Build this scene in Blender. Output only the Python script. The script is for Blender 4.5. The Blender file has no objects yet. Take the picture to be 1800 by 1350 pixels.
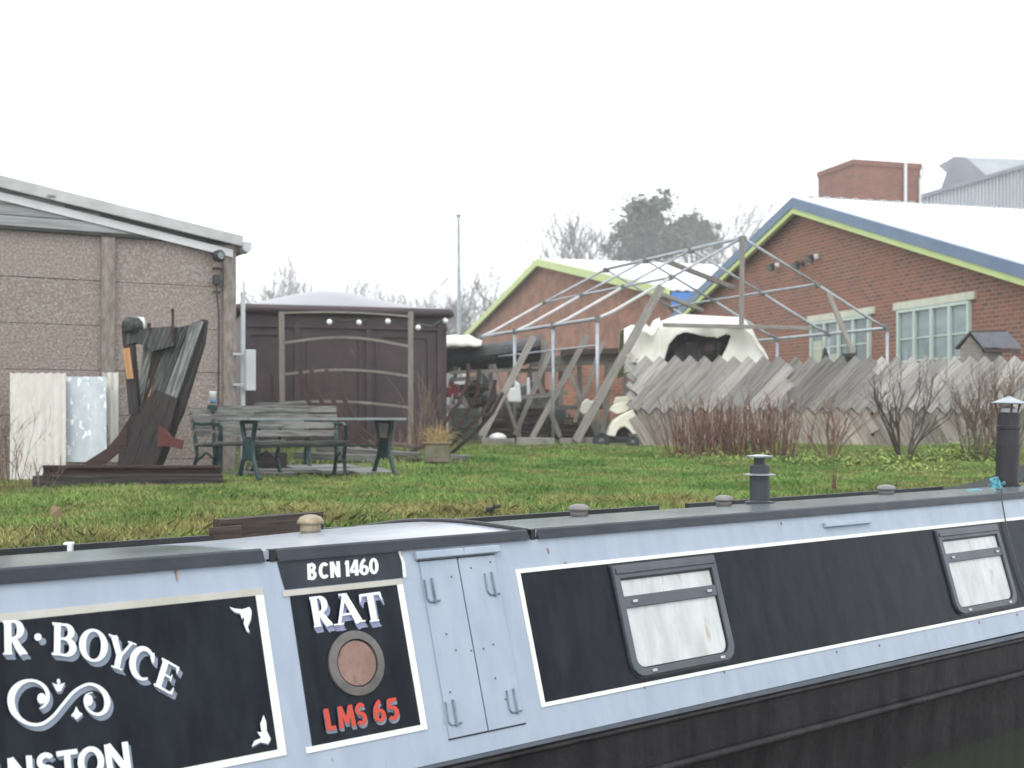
import bpy, math, random
import numpy as np
from mathutils import Vector, Matrix
R = math.radians
V = Vector
random.seed(7); rng = np.random.default_rng(7)
sc = bpy.context.scene
C = sc.collection

# ---------------------------------------------------------------- camera, sky, sun, exposure
F, CX, HY, H = 2200.0, 900.0, 735.0, 1.8        # focal length, centre column, horizon row (in 1800x1350 units), eye height above water
cd = bpy.data.cameras.new('camera'); cam = bpy.data.objects.new('camera', cd); C.objects.link(cam)
cam.location = (0, 0, H); cam.rotation_euler = (R(90), 0, 0)
cd.sensor_width = 36; cd.lens = 36 * F / 1800; cd.shift_y = (HY - 675) / 1800
cd.clip_end = 2000; cd.clip_start = .05
cd.dof.use_dof = True; cd.dof.focus_distance = 6.0; cd.dof.aperture_fstop = 3.4
sc.camera = cam
w = bpy.data.worlds.new('World'); sc.world = w; w.use_nodes = True
nt = w.node_tree; nt.nodes.clear()
out = nt.nodes.new('ShaderNodeOutputWorld'); bg = nt.nodes.new('ShaderNodeBackground')
sky = nt.nodes.new('ShaderNodeTexSky'); sky.sky_type = 'NISHITA'; sky.sun_disc = False
SUN_EL, SUN_AZ = 48, 200      # compass-like: from behind the camera, a little left
sky.sun_elevation = R(SUN_EL); sky.sun_rotation = R(SUN_AZ); sky.dust_density = 4; sky.air_density = 1.5
mx = nt.nodes.new('ShaderNodeMix'); mx.data_type = 'RGBA'; mx.inputs['Factor'].default_value = .86
nz = nt.nodes.new('ShaderNodeTexNoise'); nz.inputs['Scale'].default_value = 1.6; nz.inputs['Detail'].default_value = 5
rp = nt.nodes.new('ShaderNodeValToRGB')
rp.color_ramp.elements[0].color = (8.6, 8.9, 9.3, 1); rp.color_ramp.elements[1].color = (10.2, 10.4, 10.6, 1)
tc = nt.nodes.new('ShaderNodeTexCoord')
nt.links.new(tc.outputs['Generated'], nz.inputs['Vector']); nt.links.new(nz.outputs['Fac'], rp.inputs['Fac'])
nt.links.new(sky.outputs[0], mx.inputs['A']); nt.links.new(rp.outputs[0], mx.inputs['B'])
nt.links.new(mx.outputs['Result'], bg.inputs['Color']); bg.inputs['Strength'].default_value = .115
nt.links.new(bg.outputs[0], out.inputs['Surface'])
sd = bpy.data.lights.new('sun', 'SUN'); so = bpy.data.objects.new('sun', sd); C.objects.link(so)
sd.energy = .6; sd.angle = R(25); sd.color = (1, .97, .93)
a = R(SUN_AZ); sunv = V((math.sin(a) * math.cos(R(SUN_EL)), math.cos(a) * math.cos(R(SUN_EL)), math.sin(R(SUN_EL))))
so.rotation_euler = sunv.to_track_quat('Z', 'Y').to_euler()
sc.view_settings.view_transform = 'Standard'; sc.view_settings.look = 'None'
sc.view_settings.exposure = .84; sc.view_settings.gamma = 1

# ---------------------------------------------------------------- picture helpers
def D(px, py, Y): return V(((px - CX) / F * Y, Y, H - (py - HY) / F * Y))
def sst(a, b, x):
    t = min(1, max(0, (x - a) / (b - a))); return t * t * (3 - 2 * t)
d2 = V((.75858, .65158)); n2 = V((-.65158, .75858)); C0 = 3.7657     # along the boat, across it (away from us)
def gz(x, y):
    g = 1.10 + .22 * sst(15, 21.2, y) + .018 * math.sin(x * 1.7 + y * .6) + .015 * math.sin(y * 2.1 - x)
    q = n2.x * x + n2.y * y
    return g - .16 * (1 - sst(5.9, 7.4, q))
def G(px, py):
    z = 1.1
    for i in range(40):
        Y = (H - z) * F / (py - HY); z = .5 * z + .5 * gz((px - CX) / F * Y, Y)
    return V(((px - CX) / F * Y, Y, z))

# ---------------------------------------------------------------- mesh builder
MATS = {}
class MB:
    def __init__(s): s.v = []; s.f = []; s.t = []; s.g = []; s.M = None; s.sm = False
    def add(s, vs, fs, tint=1, gc=None):
        b = len(s.v)
        for i, p in enumerate(vs):
            p = V(p)
            s.g.append(tuple(gc[i]) if gc else (p.x, p.y, p.z))
            s.v.append(tuple(s.M @ p if s.M else p)); s.t.append(tint)
        for f in fs: s.f.append([b + k for k in f])
        return s
    def box(s, c, e, tint=1, rz=0, M=None):
        c = V(c); e = V(e) / 2; r = Matrix.Rotation(rz, 3, 'Z') if rz else None
        vs = []; gc = []; sd = random.random() * 40
        L = max(range(3), key=lambda i: e[i]); o = [i for i in range(3) if i != L]
        for x in (-1, 1):
            for y in (-1, 1):
                for z in (-1, 1):
                    p = V((x * e.x, y * e.y, z * e.z)); gc.append((p[L], p[o[0]] + sd, p[o[1]]))
                    if r: p = r @ p
                    vs.append(c + p)
        return s.add(vs, [(0, 1, 3, 2), (4, 6, 7, 5), (0, 4, 5, 1), (2, 3, 7, 6), (0, 2, 6, 4), (1, 5, 7, 3)], tint, gc)
    def beam(s, a, b, w, h, up=(0, 0, 1), tint=1, w1=None, h1=None):
        a = V(a); b = V(b); d = (b - a); L = d.length; d.normalize(); up = V(up)
        if abs(d.dot(up)) > .97: up = V((0, 1, 0))
        x = d.cross(up).normalized(); u = x.cross(d)
        w1 = w1 or w; h1 = h1 or h; sd = random.random() * 40; vs = []; gc = []
        for k, (p, ww, hh) in enumerate(((a, w, h), (b, w1, h1))):
            for sx, su in ((-1, -1), (1, -1), (1, 1), (-1, 1)):
                vs.append(p + x * sx * ww / 2 + u * su * hh / 2); gc.append((L * k, sx * ww / 2 + sd, su * hh / 2))
        return s.add(vs, [(3, 2, 1, 0), (4, 5, 6, 7), (0, 1, 5, 4), (1, 2, 6, 5), (2, 3, 7, 6), (3, 0, 4, 7)], tint, gc)
    def tube(s, pts, r, n=8, cap=True, tint=1):
        pts = [V(p) for p in pts]; m = len(pts)
        rs = r if isinstance(r, (list, tuple)) else [r] * m
        vs = []; gc = []; L = 0; sd = random.random() * 40
        t0 = (pts[1] - pts[0]).normalized(); up = V((0, 0, 1)) if abs(t0.z) < .9 else V((1, 0, 0))
        for i, p in enumerate(pts):
            t = (pts[min(i + 1, m - 1)] - pts[max(i - 1, 0)]).normalized()
            x = t.cross(up).normalized(); y = x.cross(t); up = y
            if i: L += (p - pts[i - 1]).length
            for k in range(n):
                a = 2 * math.pi * k / n
                vs.append(p + (x * math.cos(a) + y * math.sin(a)) * rs[i]); gc.append((L, k * .03 + sd, 0))
        fs = [(i * n + k, i * n + (k + 1) % n, (i + 1) * n + (k + 1) % n, (i + 1) * n + k) for i in range(m - 1) for k in range(n)]
        if cap: fs += [tuple(range(n))[::-1], tuple((m - 1) * n + k for k in range(n))]
        return s.add(vs, fs, tint, gc)
    def prism(s, poly, t, tint=1, zg=0):            # polygon (list of 3D points) swept by vector t
        poly = [V(p) for p in poly]; n = len(poly); t = V(t)
        vs = poly + [p + t for p in poly]
        fs = [tuple(range(n)), tuple(range(n, 2 * n))[::-1]] + [(k, k + n, (k + 1) % n + n, (k + 1) % n) for k in range(n)]
        return s.add(vs, fs, tint, [(p.z - zg * p.x, p.x + zg * p.z, p.y) for p in vs] if zg else None)
    def ring(s, o, i, t, tint=1):             # frame between two loops of equal length, swept by t
        n = len(o); t = V(t); o = [V(p) for p in o]; i = [V(p) for p in i]
        vs = o + i + [p + t for p in o] + [p + t for p in i]; fs = []
        for k in range(n):
            j = (k + 1) % n
            fs += [(k, j, n + j, n + k), (2 * n + k, 3 * n + k, 3 * n + j, 2 * n + j), (k, 2 * n + k, 2 * n + j, j), (n + k, n + j, 3 * n + j, 3 * n + k)]
        return s.add(vs, fs, tint)
    def lathe(s, c, prof, n=20, tint=1, axis=None):
        c = V(c); q = V(axis).to_track_quat('Z', 'Y').to_matrix() if axis else None
        vs = []
        for r, z in prof:
            for k in range(n):
                a = 2 * math.pi * k / n; p = V((r * math.cos(a), r * math.sin(a), z))
                vs.append(c + (q @ p if q else p))
        m = len(prof)
        fs = [(i * n + k, i * n + (k + 1) % n, (i + 1) * n + (k + 1) % n, (i + 1) * n + k) for i in range(m - 1) for k in range(n)]
        fs += [tuple(range(n))[::-1], tuple((m - 1) * n + k for k in range(n))]
        return s.add(vs, fs, tint)
    def grid(s, fn, nu, nv, tint=1):
        vs = [fn(i / nu, j / nv) for j in range(nv + 1) for i in range(nu + 1)]
        fs = [(j * (nu + 1) + i, j * (nu + 1) + i + 1, (j + 1) * (nu + 1) + i + 1, (j + 1) * (nu + 1) + i) for j in range(nv) for i in range(nu)]
        return s.add(vs, fs, tint)
    def build(s, name, mat, parent=None, smooth=False, thick=0, bevel=0, origin=None):
        me = bpy.data.meshes.new(name)
        inv = PM[parent.name].inverted() if parent else (Matrix.Translation(-V(origin)) if origin else None)
        vs = [tuple(inv @ V(p)) for p in s.v] if inv else s.v
        me.from_pydata(vs, [], s.f)
        a = me.attributes.new('tint', 'FLOAT', 'POINT'); a.data.foreach_set('value', s.t)
        a = me.attributes.new('gc', 'FLOAT_VECTOR', 'POINT'); a.data.foreach_set('vector', [k for g in s.g for k in g])
        me.materials.append(MATS[mat] if isinstance(mat, str) else mat)
        if smooth: me.shade_smooth()
        me.update()
        o = bpy.data.objects.new(name, me); C.objects.link(o)
        if origin: o.location = origin
        if parent: o.parent = parent
        PM[o.name] = PM[parent.name].copy() if parent else (Matrix.Translation(V(origin)) if origin else Matrix())
        if thick:
            m = o.modifiers.new('solid', 'SOLIDIFY'); m.thickness = thick; m.offset = 0
        if bevel:
            m = o.modifiers.new('bevel', 'BEVEL'); m.width = bevel; m.segments = 2; m.limit_method = 'ANGLE'
        return o
PM = {}
def thing(name, label, cat, loc=(0, 0, 0), rz=0, group=None):
    o = bpy.data.objects.new(name, None); C.objects.link(o); o.empty_display_size = .2
    o.location = loc; o.rotation_euler = (0, 0, rz); PM[o.name] = Matrix.Translation(V(loc)) @ Matrix.Rotation(rz, 4, 'Z')
    o['label'] = label; o['category'] = cat
    if group: o['group'] = group
    return o
def tag(o, label, cat, group=None, kind=None):
    o['label'] = label; o['category'] = cat
    if group: o['group'] = group
    if kind: o['kind'] = kind
    return o
def struct(o, label=None):
    o['kind'] = 'structure'
    if label: o['label'] = label
    return o
def world(root, p): return PM[root.name] @ V(p)

# ---------------------------------------------------------------- materials
def M(name, c1, c2=None, scale=4, rough=.6, bump=0, metal=0, coord='Object', st=(1, 1, 1), spots=None, detail=5, spec=.4, c3=None, tintf=1, bs=None, sharp=(.35, .65), coat=0, trans=0):
    m = bpy.data.materials.new(name); m.use_nodes = True; n = m.node_tree; L = n.links
    b = n.nodes['Principled BSDF']; b.inputs['Roughness'].default_value = rough; b.inputs['Metallic'].default_value = metal
    b.inputs['Specular IOR Level'].default_value = spec; b.inputs['Coat Weight'].default_value = coat
    if trans: b.inputs['Transmission Weight'].default_value = trans
    if coord == 'gc':
        at = n.nodes.new('ShaderNodeAttribute'); at.attribute_name = 'gc'; src = at.outputs['Vector']
    else:
        t = n.nodes.new('ShaderNodeTexCoord'); src = t.outputs['Object']
    mp = n.nodes.new('ShaderNodeMapping'); mp.inputs['Scale'].default_value = st; L.new(src, mp.inputs['Vector'])
    nz = n.nodes.new('ShaderNodeTexNoise'); nz.inputs['Scale'].default_value = scale; nz.inputs['Detail'].default_value = detail
    nz.inputs['Roughness'].default_value = .62; L.new(mp.outputs[0], nz.inputs['Vector'])
    rp = n.nodes.new('ShaderNodeValToRGB'); L.new(nz.outputs['Fac'], rp.inputs['Fac'])
    c2 = c2 or tuple(x * .8 for x in c1)
    e = rp.color_ramp.elements; e[0].position, e[1].position = sharp; e[0].color = (*c1, 1); e[1].color = (*c2, 1)
    if c3: k = e.new((sharp[0] + sharp[1]) / 2); k.color = (*c3, 1)
    col = rp.outputs[0]
    if spots:
        sc_, th, c, sst_ = spots
        mp2 = n.nodes.new('ShaderNodeMapping'); mp2.inputs['Scale'].default_value = sst_; L.new(src, mp2.inputs['Vector'])
        n2_ = n.nodes.new('ShaderNodeTexNoise'); n2_.inputs['Scale'].default_value = sc_; n2_.inputs['Detail'].default_value = 6; L.new(mp2.outputs[0], n2_.inputs['Vector'])
        r2 = n.nodes.new('ShaderNodeMapRange'); r2.inputs['From Min'].default_value = th; r2.inputs['From Max'].default_value = th + .07; L.new(n2_.outputs['Fac'], r2.inputs['Value'])
        x = n.nodes.new('ShaderNodeMix'); x.data_type = 'RGBA'; L.new(r2.outputs[0], x.inputs['Factor']); L.new(col, x.inputs['A']); x.inputs['B'].default_value = (*c, 1); col = x.outputs['Result']
    if tintf:
        at = n.nodes.new('ShaderNodeAttribute'); at.attribute_name = 'tint'
        x = n.nodes.new('ShaderNodeMix'); x.data_type = 'RGBA'; x.blend_type = 'MULTIPLY'; x.inputs['Factor'].default_value = 1
        L.new(col, x.inputs['A']); L.new(at.outputs['Fac'], x.inputs['B']); col = x.outputs['Result']
    L.new(col, b.inputs['Base Color'])
    if bump:
        bu = n.nodes.new('ShaderNodeBump'); bu.inputs['Strength'].default_value = min(1, bump); bu.inputs['Distance'].default_value = .02
        if bs:
            n3 = n.nodes.new('ShaderNodeTexNoise'); n3.inputs['Scale'].default_value = bs; n3.inputs['Detail'].default_value = 4; L.new(src, n3.inputs['Vector']); L.new(n3.outputs['Fac'], bu.inputs['Height'])
        else: L.new(nz.outputs['Fac'], bu.inputs['Height'])
        L.new(bu.outputs[0], b.inputs['Normal'])
    MATS[name] = m
    return m
def brickmat(name, cs, mortar, soot=None):
    m = bpy.data.materials.new(name); m.use_nodes = True; n = m.node_tree; L = n.links; b = n.nodes['Principled BSDF']
    t = n.nodes.new('ShaderNodeTexCoord'); sp = n.nodes.new('ShaderNodeSeparateXYZ'); L.new(t.outputs['Object'], sp.inputs[0])
    ad = n.nodes.new('ShaderNodeMath'); L.new(sp.outputs[0], ad.inputs[0]); L.new(sp.outputs[1], ad.inputs[1])
    cb = n.nodes.new('ShaderNodeCombineXYZ'); L.new(ad.outputs[0], cb.inputs[0]); L.new(sp.outputs[2], cb.inputs[1])
    br = n.nodes.new('ShaderNodeTexBrick'); L.new(cb.outputs[0], br.inputs['Vector']); br.inputs['Scale'].default_value = 1
    br.inputs['Brick Width'].default_value = .24; br.inputs['Row Height'].default_value = .095; br.inputs['Mortar Size'].default_value = .011
    br.inputs['Mortar Smooth'].default_value = .3; br.inputs['Color1'].default_value = (*cs[0], 1); br.inputs['Color2'].default_value = (*cs[1], 1); br.inputs['Mortar'].default_value = (*mortar, 1)
    nz = n.nodes.new('ShaderNodeTexNoise'); nz.inputs['Scale'].default_value = 1.3; nz.inputs['Detail'].default_value = 8; nz.inputs['Roughness'].default_value = .7; L.new(cb.outputs[0], nz.inputs['Vector'])
    mr = n.nodes.new('ShaderNodeMapRange'); mr.inputs['From Min'].default_value = .42; mr.inputs['From Max'].default_value = .7; L.new(nz.outputs['Fac'], mr.inputs['Value']); mr.inputs['To Max'].default_value = .75
    x = n.nodes.new('ShaderNodeMix'); x.data_type = 'RGBA'; L.new(mr.outputs[0], x.inputs['Factor']); L.new(br.outputs['Color'], x.inputs['A']); x.inputs['B'].default_value = (*(soot or cs[2]), 1)
    L.new(x.outputs['Result'], b.inputs['Base Color']); b.inputs['Roughness'].default_value = .85
    bu = n.nodes.new('ShaderNodeBump'); bu.inputs['Strength'].default_value = .4; bu.inputs['Distance'].default_value = .01; L.new(br.outputs['Fac'], bu.inputs['Height']); bu.invert = True; L.new(bu.outputs[0], b.inputs['Normal'])
    MATS[name] = m
RUST = (.20, .07, .02)
M('boat_grey', (.295, .355, .435), (.345, .405, .485), 2.2, .32, .25, bs=3.5, spots=(24, .715, (.20, .13, .09), (1, 1, .45)), st=(5, 5, .6))
M('boat_black', (.003, .005, .010), (.012, .016, .023), 2, .30, .22, st=(6, 6, .4), spec=.14, bs=3.5)
M('boat_band', (.022, .027, .037), (.036, .041, .052), 7, .42, .1, spec=.2)
M('hull_black', (.009, .0085, .0095), (.030, .0265, .028), 3, .5, .5, st=(2.4, 2.4, .35), spots=(9, .70, (.075, .04, .025), (1, 1, .5)), bs=9, spec=.18)
M('trim_white', (.80, .82, .78), (.66, .68, .63), 6, .4, spots=(11, .72, (.35, .20, .09), (1, 1, 1)))
M('trim_cream', (.50, .49, .44), (.42, .41, .36), 6, .5)
M('roof_wet', (.16, .20, .215), (.10, .14, .135), 3, .2, .25, spots=(7, .68, (.09, .11, .08), (1, 1, 1)), spec=.5)
M('hatch_grey', (.42, .47, .52), (.36, .41, .46), 3, .2, .1, spots=(6, .66, (.30, .18, .07), (1, 1, 1)), spec=.5)
M('black_steel', (.008, .009, .012), (.018, .018, .022), 8, .4, .2)
M('chimney_steel', (.045, .052, .065), (.03, .034, .045), 9, .5, .3)
M('chimney_soot', (.012, .010, .014), (.028, .024, .030), 14, .45, .5, st=(1, 1, .4))
M('cap_steel', (.42, .45, .48), (.30, .33, .36), 12, .35, .1, metal=.5)
M('brass_old', (.36, .30, .215), (.20, .16, .09), 14, .4, .2, metal=.2)
M('vent_grey', (.22, .21, .20), (.15, .14, .14), 14, .45, .2)
M('frame_grey', (.062, .073, .088), (.085, .098, .115), 6, .38, .05)
M('screw', (.5, .53, .55), (.4, .43, .45), 6, .35, metal=.6)
M('pane_white', (.56, .59, .59), (.40, .43, .42), 2.0, .06, .02, st=(5, 5, .8), spots=(3.5, .63, (.38, .345, .26), (3.6, 3.6, .9)), spec=.7)
M('port_rim', (.09, .088, .085), (.14, .13, .12), 14, .45, .3)
M('port_rust', (.20, .115, .095), (.27, .17, .14), 12, .6, .4, spots=(14, .6, (.13, .09, .08), (1, 1, 1)))
M('letter_white', (.78, .82, .82), (.72, .77, .77), 8, .4)
M('letter_shade', (.24, .29, .36), (.21, .25, .32), 8, .45)
M('letter_lilac', (.27, .30, .45), (.24, .27, .40), 8, .45)
M('letter_red', (.55, .045, .025), (.48, .06, .03), 9, .45)
M('rope_blue', (.08, .30, .38), (.14, .42, .50), 40, .8)
M('cord_dark', (.05, .07, .075), (.09, .11, .11), 40, .8)
M('tarp_dark', (.022, .026, .027), (.05, .055, .055), 5, .8, .4, spec=.15)
M('wood_dark', (.028, .019, .014), (.060, .042, .030), 3, .7, .6, coord='gc', st=(1, 14, 14))
M('wood_black', (.005, .0045, .005), (.045, .036, .033), 3, .5, .7, coord='gc', st=(1, 12, 12))
M('wood_weather', (.115, .12, .12), (.018, .018, .018), 2.5, .6, .6, coord='gc', st=(1.2, 16, 16), c3=(.05, .05, .05))
M('wood_grey', (.20, .20, .195), (.07, .07, .068), 2.5, .7, .6, coord='gc', st=(1.2, 16, 16), c3=(.14, .14, .135))
M('wood_edge', (.26, .28, .275), (.06, .062, .062), 3, .6, .4, coord='gc', st=(1, 12, 12))
M('wood_orange', (.52, .30, .14), (.36, .19, .09), 3, .7, .4, coord='gc', st=(1, 12, 12))
M('wood_fence', (.41, .385, .355), (.21, .195, .17), 2, .75, .5, coord='gc', st=(.9, 11, 11), c3=(.335, .325, .31), spots=(1.1, .62, (.20, .19, .13), (1, 1, 1)))
M('wood_fence_low', (.30, .27, .235), (.14, .125, .10), 2, .75, .5, coord='gc', st=(.9, 11, 11), c3=(.24, .215, .185), spots=(1.3, .60, (.17, .15, .085), (1, 1, 1)))
M('wood_frame', (.25, .235, .21), (.15, .14, .125), 2.4, .75, .5, coord='gc', st=(1, 12, 12))
M('bench_slat', (.24, .24, .225), (.06, .062, .057), 2.6, .6, .5, coord='gc', st=(1.3, 14, 14), spots=(1.3, .6, (.19, .20, .19), (1, 3, 3)))
M('table_top', (.30, .33, .34), (.19, .22, .22), 3, .5, .3, coord='gc', st=(1.3, 14, 14))
M('iron_green', (.022, .062, .062), (.012, .032, .036), 12, .45, .5, spots=(16, .64, (.10, .15, .15), (1, 1, 1)))
M('rust', (.030, .015, .013), (.058, .031, .024), 8, .7, .5, coord='gc', st=(1, 8, 8))
M('rust_bright', (.085, .022, .018), (.12, .035, .026), 8, .65, .4)
M('galv', (.40, .43, .46), (.28, .31, .34), 6, .35, .1, metal=.35, tintf=1)
M('galv_white', (.62, .63, .62), (.50, .51, .50), 6, .4)
M('clamp', (.10, .11, .11), (.16, .16, .15), 9, .6, .2)
M('van_brown', (.036, .023, .027), (.060, .040, .043), 2.2, .5, .12, spots=(3, .66, (.10, .085, .08), (1, 1, .7)))
M('van_roof', (.165, .165, .195), (.205, .205, .235), 1.5, .3, .05)
M('bulb_white', (.85, .87, .86), (.8, .82, .8), 6, .3)
M('pebble', (.18, .145, .122), (.41, .385, .365), 34, .8, .8, detail=5, bs=40, sharp=(.30, .70), c3=(.275, .228, .20), spots=(1.6, .66, (.15, .125, .095), (1, 1, .5)))
M('shed_post', (.16, .14, .115), (.30, .26, .24), 16, .85, .4, st=(1, 1, .4))
M('shed_wood', (.36, .375, .375), (.20, .21, .215), 3, .75, .5, st=(.3, .3, 7), spots=(2.4, .66, (.5, .52, .53), (.5, .5, 4)))
M('barge_white', (.38, .39, .385), (.50, .51, .51), 3, .6, .2, spots=(4, .66, (.15, .15, .13), (1, 1, 2)))
M('board_white', (.60, .61, .62), (.70, .71, .72), 3, .55, .2, spots=(7, .68, (.16, .15, .13), (1, 1, 2)))
M('gap_dark', (.03, .032, .028), (.05, .05, .042), 4, .8)
M('plastic_black', (.02, .022, .024), (.035, .036, .036), 8, .4)
M('lamp_glass', (.20, .26, .25), (.12, .16, .15), 6, .2, spec=.5)
M('pvc_grey', (.40, .43, .45), (.48, .50, .52), 4, .4)
M('cup_white', (.85, .85, .85), (.78, .78, .78), 4, .4)
M('cup_blue', (.08, .22, .36), (.10, .27, .42), 4, .4)
M('sheet_cream', (.47, .46, .41), (.55, .54, .50), 3, .45, .2, st=(3, 3, .4), spots=(5, .63, (.24, .21, .16), (2, 2, .4)))
M('sheet_blue', (.45, .50, .52), (.33, .38, .41), 3, .4, .15, st=(2, 2, .7), spots=(3, .57, (.72, .72, .70), (5, 5, .9)))
M('concrete', (.26, .255, .23), (.18, .175, .155), 5, .85, .5, spots=(3, .62, (.12, .12, .08), (1, 1, 1)))
M('slab', (.24, .24, .235), (.17, .17, .165), 4, .5, .3, spots=(3, .62, (.10, .09, .06), (1, 1, 1)))
brickmat('brick_red', ((.25, .085, .052), (.115, .052, .040), (.20, .10, .07)), (.27, .22, .185), soot=(.245, .105, .06))
brickmat('brick_orange', ((.21, .078, .050), (.13, .055, .040), (.30, .14, .09)), (.24, .165, .125), soot=(.42, .20, .125))
brickmat('brick_tower', ((.22, .080, .050), (.12, .052, .038), (.20, .10, .07)), (.21, .15, .12), soot=(.14, .07, .05))
M('roof_white', (.72, .74, .77), (.80, .82, .84), 1.2, .35, .05)
M('barge_blue', (.105, .160, .255), (.13, .185, .28), 2, .5)
M('barge_bright_blue', (.045, .15, .40), (.055, .17, .43), 2, .5)
M('barge_green', (.42, .53, .20), (.48, .57, .25), 2, .5)
M('lintel', (.55, .56, .47), (.46, .47, .39), 4, .7)
M('win_frame', (.46, .55, .51), (.40, .50, .46), 4, .45)
M('glass_dull', (.16, .21, .22), (.09, .12, .125), 1.2, .12, spec=.7)
M('glass_pale', (.22, .29, .30), (.12, .165, .17), 1.0, .12, spec=.7, st=(1, 1, 1.6))
M('blind_cream', (.42, .44, .36), (.36, .38, .31), 3, .6)
M('clad_grey', (.44, .47, .50), (.38, .41, .44), 1, .4)
M('clad_dark', (.20, .21, .24), (.17, .18, .205), 1, .5)
M('slate', (.085, .092, .112), (.055, .060, .075), 5, .4, .3)
M('box_brown', (.065, .040, .034), (.040, .026, .023), 5, .7, .3)
M('tarp_cream', (.66, .66, .57), (.78, .78, .73), 2.5, .45, .8, spots=(4, .66, (.45, .44, .36), (1, 1, 1)), bs=5)
M('net_dark', (.018, .022, .022), (.060, .066, .062), 22, .6, .6, sharp=(.45, .62))
M('plastic_cream', (.74, .73, .62), (.66, .65, .54), 4, .35)
M('plastic_white', (.75, .77, .78), (.66, .68, .69), 4, .4)
M('tyre', (.018, .024, .025), (.045, .052, .050), 14, .7, .3)
M('crate_green', (.045, .062, .056), (.08, .10, .092), 4, .6)
M('red_paint', (.22, .03, .035), (.16, .02, .03), 4, .5)
M('stem_red', (.095, .045, .032), (.21, .125, .085), 6, .7)
M('stem_brown', (.10, .070, .052), (.16, .118, .085), 6, .75)
M('stem_dark', (.045, .036, .034), (.085, .068, .058), 6, .75)
M('straw', (.42, .32, .15), (.30, .22, .10), 6, .8)
M('weed', (.10, .17, .035), (.30, .34, .08), 3, .6, c3=(.20, .28, .06))
M('pine', (.075, .105, .068), (.13, .16, .10), .6, .7)
M('bark', (.06, .052, .045), (.10, .09, .078), 4, .85)
M('twig', (.085, .075, .066), (.12, .108, .095), 1, .85)
M('planter', (.11, .105, .07), (.19, .175, .12), 9, .7, .3)
M('terracotta', (.28, .20, .12), (.20, .14, .085), 5, .7)
# ================================================================ SETTING: ground, water, hill
def grassmat():
    m = bpy.data.materials.new('lawn'); m.use_nodes = True; n = m.node_tree; L = n.links; b = n.nodes['Principled BSDF']
    t = n.nodes.new('ShaderNodeTexCoord')
    def noise(s, d=5):
        z = n.nodes.new('ShaderNodeTexNoise'); z.inputs['Scale'].default_value = s; z.inputs['Detail'].default_value = d; L.new(t.outputs['Object'], z.inputs['Vector']); return z.outputs['Fac']
    def ramp(f, a, c, p=(.4, .6)):
        r = n.nodes.new('ShaderNodeValToRGB'); e = r.color_ramp.elements; e[0].position, e[1].position = p; e[0].color = (*a, 1); e[1].color = (*c, 1); L.new(f, r.inputs['Fac']); return r.outputs[0]
    def mix(f, a, c, k=None, blend='MIX'):
        x = n.nodes.new('ShaderNodeMix'); x.data_type = 'RGBA'; x.blend_type = blend
        if f is not None: L.new(f, x.inputs['Factor'])
        else: x.inputs['Factor'].default_value = k
        for i, q in (('A', a), ('B', c)):
            if isinstance(q, tuple): x.inputs[i].default_value = (*q, 1)
            else: L.new(q, x.inputs[i])
        return x.outputs['Result']
    g = ramp(noise(.9), (.085, .200, .036), (.195, .335, .080))
    s = ramp(noise(1.7, 7), (.0, .0, .0), (1, 1, 1), (.47, .66))
    at = n.nodes.new('ShaderNodeAttribute'); at.attribute_name = 'dry'
    mm = n.nodes.new('ShaderNodeMath'); mm.operation = 'MULTIPLY_ADD'; L.new(s, mm.inputs[0]); mm.inputs[1].default_value = .55; L.new(at.outputs['Fac'], mm.inputs[2]); mm.use_clamp = True
    dr = ramp(noise(3.5, 5), (.42, .37, .15), (.24, .19, .08))
    c = mix(mm.outputs[0], g, dr)
    at2 = n.nodes.new('ShaderNodeAttribute'); at2.attribute_name = 'tint'
    c = mix(None, c, at2.outputs['Fac'], 1, 'MULTIPLY')
    L.new(c, b.inputs['Base Color']); b.inputs['Roughness'].default_value = .55; b.inputs['Specular IOR Level'].default_value = .3
    MATS['lawn'] = m
grassmat()
M('soil', (.085, .125, .028), (.11, .105, .04), 2.5, .9, .6, spots=(2, .52, (.12, .17, .035), (1, 1, 1)))
def dryness(x, y, q):
    # straw-coloured and rough along the bank, a little in front of the far kerb
    return max(0, 1.0 - (q - 6.0) / 2.2) * .30 + .20 * (x < -1.5) + .25 * sst(18.6, 20.6, y) * (1 - sst(1.5, 2.5, x)) + .2 * sst(3, 6, x) * sst(12, 14, y)
m = MB()
ss = np.concatenate([np.linspace(-60, -6, 12), np.linspace(-5, 40, 91), np.linspace(45, 300, 16)])
qq = np.concatenate([[5.9, 5.95], np.linspace(6.05, 24, 60), np.linspace(26, 420, 20)])
vs = []
for q in qq:
    for s in ss:
        x = d2.x * s + n2.x * q; y = d2.y * s + n2.y * q
        z = -.6 if q == 5.9 else (.55 if q == 5.95 else gz(x, y) + random.uniform(-.008, .008) - (.03 if q < 40 else .1))
        vs.append((x, y, z))
ns = len(ss)
m.add(vs, [(j * ns + i, j * ns + i + 1, (j + 1) * ns + i + 1, (j + 1) * ns + i) for j in range(len(qq) - 1) for i in range(ns - 1)])
struct(m.build('ground', 'soil', smooth=True), 'damp earth bank and yard beyond the moored boat')
mw = bpy.data.materials.new('canal_water'); mw.use_nodes = True; b = mw.node_tree.nodes['Principled BSDF']
b.inputs['Base Color'].default_value = (.022, .028, .016, 1); b.inputs['Roughness'].default_value = .12; b.inputs['Specular IOR Level'].default_value = .5
nz = mw.node_tree.nodes.new('ShaderNodeTexNoise'); nz.inputs['Scale'].default_value = 5; bu = mw.node_tree.nodes.new('ShaderNodeBump'); bu.inputs['Strength'].default_value = .25; bu.inputs['Distance'].default_value = .03
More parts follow.
